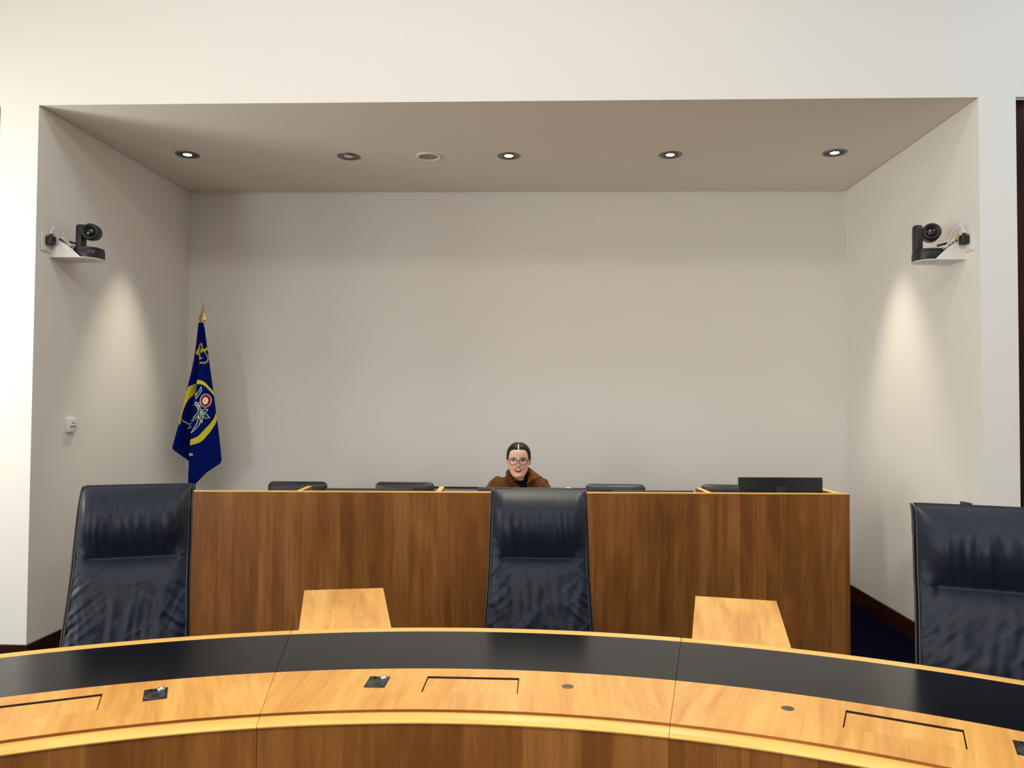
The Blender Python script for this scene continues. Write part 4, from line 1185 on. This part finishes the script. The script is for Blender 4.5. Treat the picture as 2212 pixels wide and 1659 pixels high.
def hair_off(c):
    x, y, z = rel(c)
    k = 1.0
    if y < 0.012: k = smooth01((z - interp(HAIRLINE, abs(x)) + 0.004) / 0.025)
    part = smooth01((abs(x) - 0.0015) / 0.012) if (z > 0.04 and y < 0.03) else 1
    strand = noise.noise(Vector((x * 10, y * 60 + z * 60, 4))) * 0.0006
    return (0.0015 + 0.0065 * k) * (0.35 + 0.65 * part) + strand
shell('hair', hair, hair_off, MT['hair'])
# collar flaps
def loft(name, A, B, mat, n=14, m=5, bulge=0.006):
    def samp(P, t):
        L = [0]
        for a, b in zip(P, P[1:]): L.append(L[-1] + (Vector(b) - Vector(a)).length)
        d = t * L[-1]
        for i in range(len(P) - 1):
            if d <= L[i + 1] or i == len(P) - 2:
                return Vector(P[i]).lerp(Vector(P[i + 1]), (d - L[i]) / max(1e-6, L[i + 1] - L[i]))
    mb = MB()
    mb.grid(lambda u, v: samp(A, u).lerp(samp(B, u), v) + Vector((0, -bulge * sin(pi * v), bulge * 0.6 * sin(pi * v))), n, m)
    o = mb.build(name, mat, jk, smooth=True)
    o.matrix_parent_inverse = Matrix.Identity(4)
    md = o.modifiers.new('t', 'SOLIDIFY'); md.thickness = 0.004; md.offset = 0
    return o
def cp(x, z, y): return (PX + x, y, z)
loft('collar_flap', [cp(-0.001, 1.118, 5.085), cp(-0.050, 1.116, 5.055), cp(-0.061, 1.106, 5.005), cp(-0.042, 1.070, 4.962), cp(-0.020, 1.030, 4.945)],
     [cp(-0.001, 1.085, 5.118), cp(-0.075, 1.090, 5.075), cp(-0.083, 1.090, 5.020), cp(-0.080, 1.055, 4.965), cp(-0.043, 1.014, 4.935)], MT['suede_dark'])
loft('collar_flap', [cp(0.001, 1.118, 5.085), cp(0.050, 1.122, 5.055), cp(0.060, 1.117, 5.010), cp(0.064, 1.075, 4.975), cp(0.054, 1.012, 4.945)],
     [cp(0.001, 1.085, 5.118), cp(0.080, 1.100, 5.075), cp(0.106, 1.086, 5.020), cp(0.152, 1.058, 4.975), cp(0.098, 1.050, 4.950)], MT['suede'])
loft('collar_lining', [cp(-0.050, 1.070, 4.968), cp(-0.050, 1.094, 5.000), cp(-0.045, 1.104, 5.050), cp(0.0, 1.106, 5.078), cp(0.045, 1.108, 5.050), cp(0.051, 1.104, 5.000), cp(0.050, 1.075, 4.968)],
     [cp(-0.062, 1.030, 4.972), cp(-0.072, 1.058, 5.020), cp(-0.070, 1.070, 5.070), cp(0.0, 1.065, 5.105), cp(0.074, 1.075, 5.070), cp(0.078, 1.066, 5.020), cp(0.068, 1.030, 4.972)], MT['knit'], n=30, bulge=0.0)
# glasses
gm = MB()
yg = PYH - 0.1075
for s in (-1, 1):
    ring = [(PX + s * 0.0305 + 0.0245 * cos(2 * pi * k / 40), yg + 0.004 * abs(cos(2 * pi * k / 40)) * (1 if s * cos(2 * pi * k / 40) > 0 else -0.3), PZH - 0.003 + 0.0205 * sin(2 * pi * k / 40) * (1.0 if sin(2 * pi * k / 40) < 0 else 0.97)) for k in range(40)]
    gm.tube(ring, 0.0021, 8, closed=True)
    gm.tube([(PX + s * 0.0545, yg + 0.004, PZH + 0.006), (PX + s * 0.066, yg + 0.012, PZH + 0.007), (PX + s * 0.0735, yg + 0.05, PZH + 0.006), (PX + s * 0.0745, PYH + 0.012, PZH + 0.012)], 0.0016, 8)
gm.tube([(PX - 0.0065, yg, PZH + 0.003), (PX, yg - 0.003, PZH + 0.006), (PX + 0.0065, yg, PZH + 0.003)], 0.0017, 8)
go = gm.build('glasses', MT['specs'], person, smooth=True)
go.matrix_parent_inverse = Matrix.Translation(-OFF)
m_, nt_, b_ = mat_base('clear_lens')
tr_ = N(nt_, 'ShaderNodeBsdfTransparent'); gy_ = N(nt_, 'ShaderNodeBsdfGlossy'); gy_.inputs['Roughness'].default_value = 0.03
mx_ = N(nt_, 'ShaderNodeMixShader'); mx_.inputs[0].default_value = 0.05
nt_.links.new(tr_.outputs[0], mx_.inputs[1]); nt_.links.new(gy_.outputs[0], mx_.inputs[2])
nt_.links.new(mx_.outputs[0], nt_.nodes['Material Output'].inputs['Surface'])
for s in (-1, 1):
    V = [(PX + s * 0.0305 + 0.0236 * cos(2 * pi * k / 32), yg + 0.0015, PZH - 0.003 + 0.0196 * sin(2 * pi * k / 32)) for k in range(32)]
    lo = MB().add(V, [tuple(range(32))]).build('lens', m_, go, fix=False)
